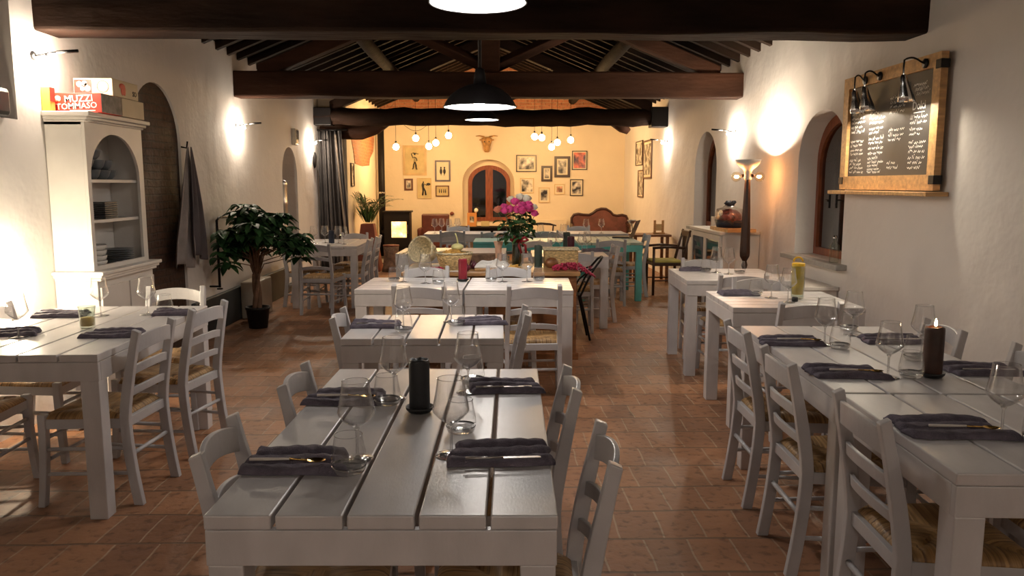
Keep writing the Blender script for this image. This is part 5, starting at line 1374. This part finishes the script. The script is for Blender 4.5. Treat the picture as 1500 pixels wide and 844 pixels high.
# terracotta planter and palm
t = thing('palm_plant', (-2.21, 13.75, 0), 0, 'feathery green palm in a tall red-brown tapered planter', 'potted plant')
b = MB(); b.sweep([[(-.22, -.22, 0), (.22, -.22, 0), (.22, .22, 0), (-.22, .22, 0)], [(-.11, -.11, .82), (.11, -.11, .82), (.11, .11, .82), (-.11, .11, .82)]]); b.build('planter', M_terra, t, bevel=.01)
b = MB(); st = MB(); rs = random.Random(8)
for k in range(20):
    a = rs.uniform(-2.4, 2.4); el = rs.uniform(.95, 1.45); L = rs.uniform(.45, .72)
    pts = []
    for i in range(10):
        u = i / 9; h_ = L * (math.cos(el) * u + .25 * u * u); pts.append(Vector((max(-.20, math.cos(a) * h_), math.sin(a) * h_, .86 + L * math.sin(el) * u * (1 - .35 * u * u))))
    st.tube(pts, [.006 - .0005 * i for i in range(10)], 5)
    for i in range(2, 10):
        for s in (-1, 1):
            d = (pts[i] - pts[i - 1]).normalized(); side = d.cross(Vector((0, 0, 1))).normalized() * s
            v = d * .5 + side * .9 + Vector((0, 0, .15)); w = .16 * math.sin(PI * (i / 11)) + .05
            q = pts[i] + v * w
            if q.x < -.21: v.x *= .1
            leaf(b, pts[i], v, w, .016, .03, 4)
for k in range(60):
    a = rs.uniform(0, 6.28); r_ = rs.uniform(.02, .17)
    leaf(b, (r_ * math.cos(a) * .5, r_ * math.sin(a) * .5, .84), (math.cos(a) * .6, math.sin(a) * .6, 1.2), rs.uniform(.2, .42), .035, .05)
st.build('stalks', M_stem, t); b.build('fronds', M_leaf2, t)
# leather armchair
t = thing('leather_armchair', (-1.26, 16.45, 0), R(0), 'red-brown leather armchair with square back against the end wall', 'armchair')
b = MB(); b.b2((-.29, .18, .22), (.29, .32, .88)); b.build('backrest', M_leather, t, bevel=.03)
b = MB(); b.b2((-.25, -.28, .20), (.25, .18, .46)); b.build('seat', M_leather, t, bevel=.04)
for s in (-1, 1):
    b = MB(); b.b2((s * .34, -.28, .15), (s * .255, .30, .60)); b.build('armrest', M_leather, t, bevel=.03)
    for sy in (-.22, .22):
        b = MB(); b.b2((s * .29, sy - .02, 0), (s * .25, sy + .02, .2)); b.build('leg', M_dwood, t)
# sofa
t = thing('camelback_sofa', (2.165, 16.1, 0), 0, 'russet antique sofa with curved walnut-edged back by the end wall', 'sofa')
out_ = [(-.57, .30), (-.585, .60), (-.58, .80), (-.53, .87), (-.45, .885), (-.33, .865), (-.22, .86), (-.14, .90), (-.06, .965), (.03, .99), (.13, .985), (.22, .93), (.28, .865), (.36, .845), (.47, .86), (.55, .84), (.585, .76), (.585, .55), (.575, .30)]
b = MB(); vs, fs = fill2d(out_, [], .09); b.add(vs, fs, False, T_back(.25)); b.build('upholstered_back', M_uphol, t, bevel=.03, seg=3)
b = MB(); b.tube([(u, .17, v + .008) for u, v in out_], .028, 10); b.build('carved_rail', M_sofawood, t)
b = MB(); b.b2((-.55, -.28, .28), (.55, .17, .46)); b.build('seat', M_uphol, t, bevel=.04)
for s in (-1, 1):
    b = MB(); b.tube([(s * .565, .18, .70), (s * .58, 0, .66), (s * .585, -.20, .64), (s * .58, -.27, .58), (s * .57, -.26, .30)], .033, 10); b.build('armrest', M_sofawood, t)
    for sy in (-.25, .2):
        b = MB(); b.tube([(s * .54, sy, 0), (s * .52, sy, .14), (s * .545, sy, .29)], [.018, .024, .035], 8); b.build('leg', M_sofawood, t)
b = MB(); b.b2((-.56, -.29, .23), (.56, -.25, .30)); b.build('front_rail', M_sofawood, t, bevel=.01)
# black low shelf under the window with a photo frame
t = thing('black_low_shelf', (-.15, 16.78, 0), 0, 'long low black shelf table under the end window', 'shelf table')
b = MB(); b.b2((-.66, -.20, .58), (.66, .20, .61)); b.build('top', M_enamel, t, bevel=.004)
for s in (-1, 1):
    b = MB(); b.b2((s * .62, -.18, 0), (s * .56, .18, .58)); b.build('side_panel', M_enamel, t)
b = MB(); b.b2((-.56, -.02, .30), (.56, .16, .57)); b.build('back_panel', M_enamel, t)
t = thing('orange_photo_frame', (-.49, 16.74, .6105), 0, 'orange wooden photo frame standing under the end window', 'picture frame')
b = MB(); vs, fs = fill2d(rect(-.10, 0, .10, .29), [rect(-.045, .085, .045, .215)], .02); b.add(vs, fs, False, T_back(0)); b.build('frame', mat('orange_wood', (.62, .27, .07), .4), t, bevel=.003)
b = MB(); b.b2((-.05, -.010, .08), (.05, -.006, .22)); b.build('photo', M_photo, t)
t = thing('white_rose_stem', (-.40, 16.74, .6105), 0, 'single white rose in a slim bottle beside the orange frame', 'flower')
b = MB(); b.lathe([(0, .001), (.022, .001), (.024, .09), (.009, .13), (.009, .17), (0, .17)], 14); b.build('bottle', M_glassv, t)
b = MB(); b.tube([(0, 0, .02), (.0, 0, .30)], .003, 5); b.build('stem', M_stem, t)
b = MB(); b.sphere((0, 0, .34), (.042, .042, .048), 12, 8, wob=.3); b.build('bloom', M_cream, t)
b = MB(); b.b2((-.09, -.012, 0), (.09, .012, .11)); o = b.build('pale_card', M_old, bevel=.002); o.location = (-.21, 16.84, .6105); props(o, 'small pale picture card leaning at the end window', 'card')
t = thing('dark_bentwood_chair', (.80, 13.35, 0), PI, 'dark brown bentwood chair behind the far middle table', 'chair')
for sx in (-1, 1):
    b = MB(); b.tube([(sx * .20, -.19, 0), (sx * .20, -.17, .45), (sx * .20, -.22, .72), (sx * .21, -.24, .80)], .014, 8); b.build('rear_leg', M_dwood, t)
    b = MB(); b.tube([(sx * .20, .18, 0), (sx * .19, .17, .45)], .015, 8); b.build('front_leg', M_dwood, t)
b = MB(); b.tube([(-.26, -.235, .79), (-.15, -.255, .815), (0, -.26, .825), (.15, -.255, .815), (.26, -.235, .79)], [.012, .02, .022, .02, .012], 8); b.build('top_rail', M_dwood, t)
b = MB(); b.lathe([(0, .445), (.20, .445), (.21, .455), (.20, .468), (0, .465)], 24); b.build('seat', M_dwood, t)

# ------------------------------------------------------------------ pictures
def picture(u0, v0, u1, v1, T, label, mf, fw=.022, matw=.03, art=None, grp='framed pictures on the end wall', mp=None, name='framed_picture', matm=None):
    cu, cv = (u0 + u1) / 2, (v0 + v1) / 2; w, h = abs(u1 - u0) / 2, abs(v1 - v0) / 2
    c = T @ Vector((cu, cv, 0))
    t = thing(name, tuple(c), 0, label, 'picture', grp)
    L = Matrix.Translation(-c) @ T @ Matrix.Translation((cu, cv, 0))
    b = MB(); vs, fs = fill2d(rect(-w, -h, w, h), [rect(-w + fw, -h + fw, w - fw, h - fw)], .022); b.add([(p[0], p[1], p[2] + .002) for p in vs], fs, False, L); b.build('frame', mf, t, bevel=.003)
    b = MB(); b.b2((-w + fw * .5, -h + fw * .5, .003), (w - fw * .5, h - fw * .5, .010), L); b.build('mat_board', matm or M_matboard, t)
    if mp is not None or art is None:
        k = fw + matw; b = MB(); b.b2((-w + k, -h + k, .010), (w - k, h - k, .0125), L); b.build('print', mp or M_photo, t)
    if art:
        b = MB(); art(b, w - fw, h - fw, L); b.build('drawing', M_ink, t)
    return t
def blob(b, L, cx, cz, rx, rz_, w=.0135): b.sphere((cx, cz, w), (rx, rz_, .0012), 12, 6, L)
def stroke(b, L, pts, r): b.tube([(p[0], p[1], .0135) for p in pts], r, 5, L)
def man_tools(b, w, h, L):
    blob(b, L, 0, h * .50, h * .075, h * .09); blob(b, L, 0, h * .56, h * .16, h * .03)
    stroke(b, L, [(-h * .3, h * .52), (-h * .1, h * .60), (h * .3, h * .5)], .006)
    stroke(b, L, [(-h * .25, h * .5), (-h * .15, h * .2), (0, h * .25), (h * .15, h * .15), (h * .18, -h * .05)], .010)
    for k in range(7): stroke(b, L, [(-h * .11 + k * .006, h * .30 - k * .03), (h * .12, h * .22 - k * .045), (-h * .10, -h * .02 - k * .02)], .0035)
    stroke(b, L, [(0, -h * .12), (-h * .10, -h * .35), (-h * .14, -h * .66), (-h * .22, -h * .68)], .012); stroke(b, L, [(h * .02, -h * .12), (h * .12, -h * .40), (h * .12, -h * .66), (h * .2, -h * .70)], .012)
def man_walk(b, w, h, L):
    blob(b, L, -.02, h * .62, h * .07, h * .09); blob(b, L, -.03, h * .30, h * .14, h * .26)
    stroke(b, L, [(.0, h * .45), (h * .25, h * .30), (h * .42, h * .45)], .008); blob(b, L, h * .42, h * .42, h * .22, h * .14)
    stroke(b, L, [(-.02, .02), (h * .10, -h * .30), (h * .16, -h * .70)], .018); stroke(b, L, [(-.03, .02), (-h * .12, -h * .30), (-h * .18, -h * .72)], .018)
def two_figs(b, w, h, L):
    for s in (-1, 1):
        blob(b, L, s * w * .28, h * .35, w * .13, h * .12); blob(b, L, s * w * .28, -.01, w * .22, h * .30)
        stroke(b, L, [(s * w * .28, -h * .2), (s * w * .25, -h * .5)], .008)
def small_row(b, w, h, L):
    for x in (-.5, -.15, .25, .55): blob(b, L, w * x, -h * .1, w * .09, h * .38); blob(b, L, w * x, h * .35, w * .06, h * .12)
TB = T_back(Y1)
k_ = 17.1 / 17.05
picture(-1.97, 1.69, -1.465, 2.325, TB, 'large pale-framed drawing of a man carrying tools', M_frp, .05, art=man_tools, matm=M_old)
picture(-1.288, 1.558, -.955, 2.01, TB, 'dark-framed drawing of two standing figures', M_frblue, .035, art=two_figs)
picture(-1.95, 1.369, -1.763, 1.62, TB, 'small brown-framed print lowest at the left of the end wall', M_frb, .04, .012)
picture(-1.672, 1.194, -1.37, 1.632, TB, 'thin-framed drawing of a striding man with a basket', M_frp, .010, art=man_walk, matm=M_old)
picture(-1.28, 1.237, -.988, 1.472, TB, 'small landscape-format drawing with tiny figures', M_frb, .022, art=small_row, matm=M_old)
picture(.456, 1.762, .899, 2.126, TB, 'wide dark-framed photograph right of the window', M_frd, .022, .035)
picture(1.0, 1.558, 1.24, 1.895, TB, 'small dark-framed photograph with broad dark mount', M_frd, .05, .025)
picture(1.28, 1.646, 1.622, 2.098, TB, 'large black-framed photograph in the middle of the right group', M_frd, .055, .03)
picture(1.66, 1.806, 1.99, 2.215, TB, 'highest framed photograph with red tones, right of the group', M_frd, .018, .02, mp=M_photoc)
picture(.545, 1.31, .84, 1.632, TB, 'pale-framed photograph under the wide one', M_frp, .012, .02)
picture(.944, 1.105, 1.183, 1.43, TB, 'lowest light-framed photograph above the roses', M_frp, .014, .035)
picture(1.284, 1.281, 1.507, 1.503, TB, 'smallest square pale-framed picture of the right group', M_frp, .014, .035, mp=photomat('sepia_photograph', (.9, .5, .3), (.15, .06, .03)))
picture(1.622, 1.251, 1.908, 1.606, TB, 'dark-framed round-motif photograph at the right end of the wall', M_frd, .018, .03)
TR = T_right(XR); G2 = 'framed pictures on the right wall'
picture(14.96, 1.858, 15.66, 2.327, TR, 'upper framed picture on the right wall, farther one', M_frd, .02, .02, grp=G2)
picture(14.08, 1.60, 14.87, 2.30, TR, 'tall framed picture on the right wall, nearest one', M_frb, .03, .04, grp=G2)
picture(14.82, 1.25, 15.37, 1.77, TR, 'lower framed picture on the right wall', M_frb, .025, .02, grp=G2)
picture(13.50, 1.46, 13.78, 1.86, T_left(XL2), 'narrow framed picture beside the curtain', M_frd, .02, .02, grp='framed picture by the curtain')
# carved head mask
t = thing('carved_bull_mask', (-.172, Y1, 2.37), 0, 'carved brown animal-head mask with horns above the end window', 'wall mask')
b = MB()
for (zz, rx) in (): pass
b.sweep([[( .10 * k * math.cos(a), -.045 - .045 * d * math.sin(a), z) for a in [2 * PI * q / 14 for q in range(14)]] for (z, k, d) in ((-.19, .35, .5), (-.16, .62, 1), (-.08, .74, 1.3), (0, .95, 1.3), (.06, 1.15, 1.1), (.10, 1.1, .9), (.13, .6, .5))], smooth=True)
b.build('head', M_maskw, t)
for s in (-1, 1):
    b = MB(); b.tube([(s * .05, -.05, .13), (s * .15, -.05, .155), (s * .235, -.06, .150)], [.018, .014, .006], 8); b.build('horn', M_maskw, t)
    b = MB(); b.sphere((s * .13, -.05, .07), (.03, .012, .018)); b.build('ear', M_maskw, t)
    b = MB(); b.sphere((s * .05, -.095, .03), (.014, .008, .014)); b.build('eye', M_ink, t)
    b = MB(); b.sphere((s * .022, -.085, -.14), (.008, .006, .008)); b.build('nostril', M_ink, t)
b = MB(); b.sphere((-.93, Y1 - .03, .87), (.045, .03, .04), 12, 8, wob=.3); props(b.build('dark_wall_knob', M_terra), 'small dark round knob on the end wall left of the window', 'knob')
# napkin blue stack already placed; white long low sill box under the pictures
b = MB(); b.b2((.55, Y1 - .10, 0), (1.55, Y1 - .001, .74)); structure(b.build('trim_6', M_warmwall, bevel=.006))

# ------------------------------------------------------------------ camera, world
cam = bpy.data.cameras.new('camera'); co = bpy.data.objects.new('camera', cam); COL.objects.link(co)
cam.sensor_width = 36; cam.lens = 1150 / 1500 * 36; cam.clip_start = .05; cam.clip_end = 80
co.location = (0, 0, 1.5)
P_ = math.radians(7.53); yaw = math.atan(25 * math.cos(P_) / 1150)
co.rotation_euler = (PI / 2 - P_, 0, -yaw)
SC.camera = co
w = bpy.data.worlds.new('world'); SC.world = w; w.use_nodes = True
w.node_tree.nodes['Background'].inputs[0].default_value = (.01, .012, .02, 1); w.node_tree.nodes['Background'].inputs[1].default_value = .3
SC.view_settings.view_transform = 'Standard'; SC.view_settings.look = 'None'; SC.view_settings.gamma = 1; SC.view_settings.use_curve_mapping = False
SC.view_settings.exposure = .85
SC.cycles.max_bounces = 8; SC.cycles.transparent_max_bounces = 24; SC.cycles.diffuse_bounces = 4; SC.cycles.glossy_bounces = 3
SC.cycles.sample_clamp_indirect = 6
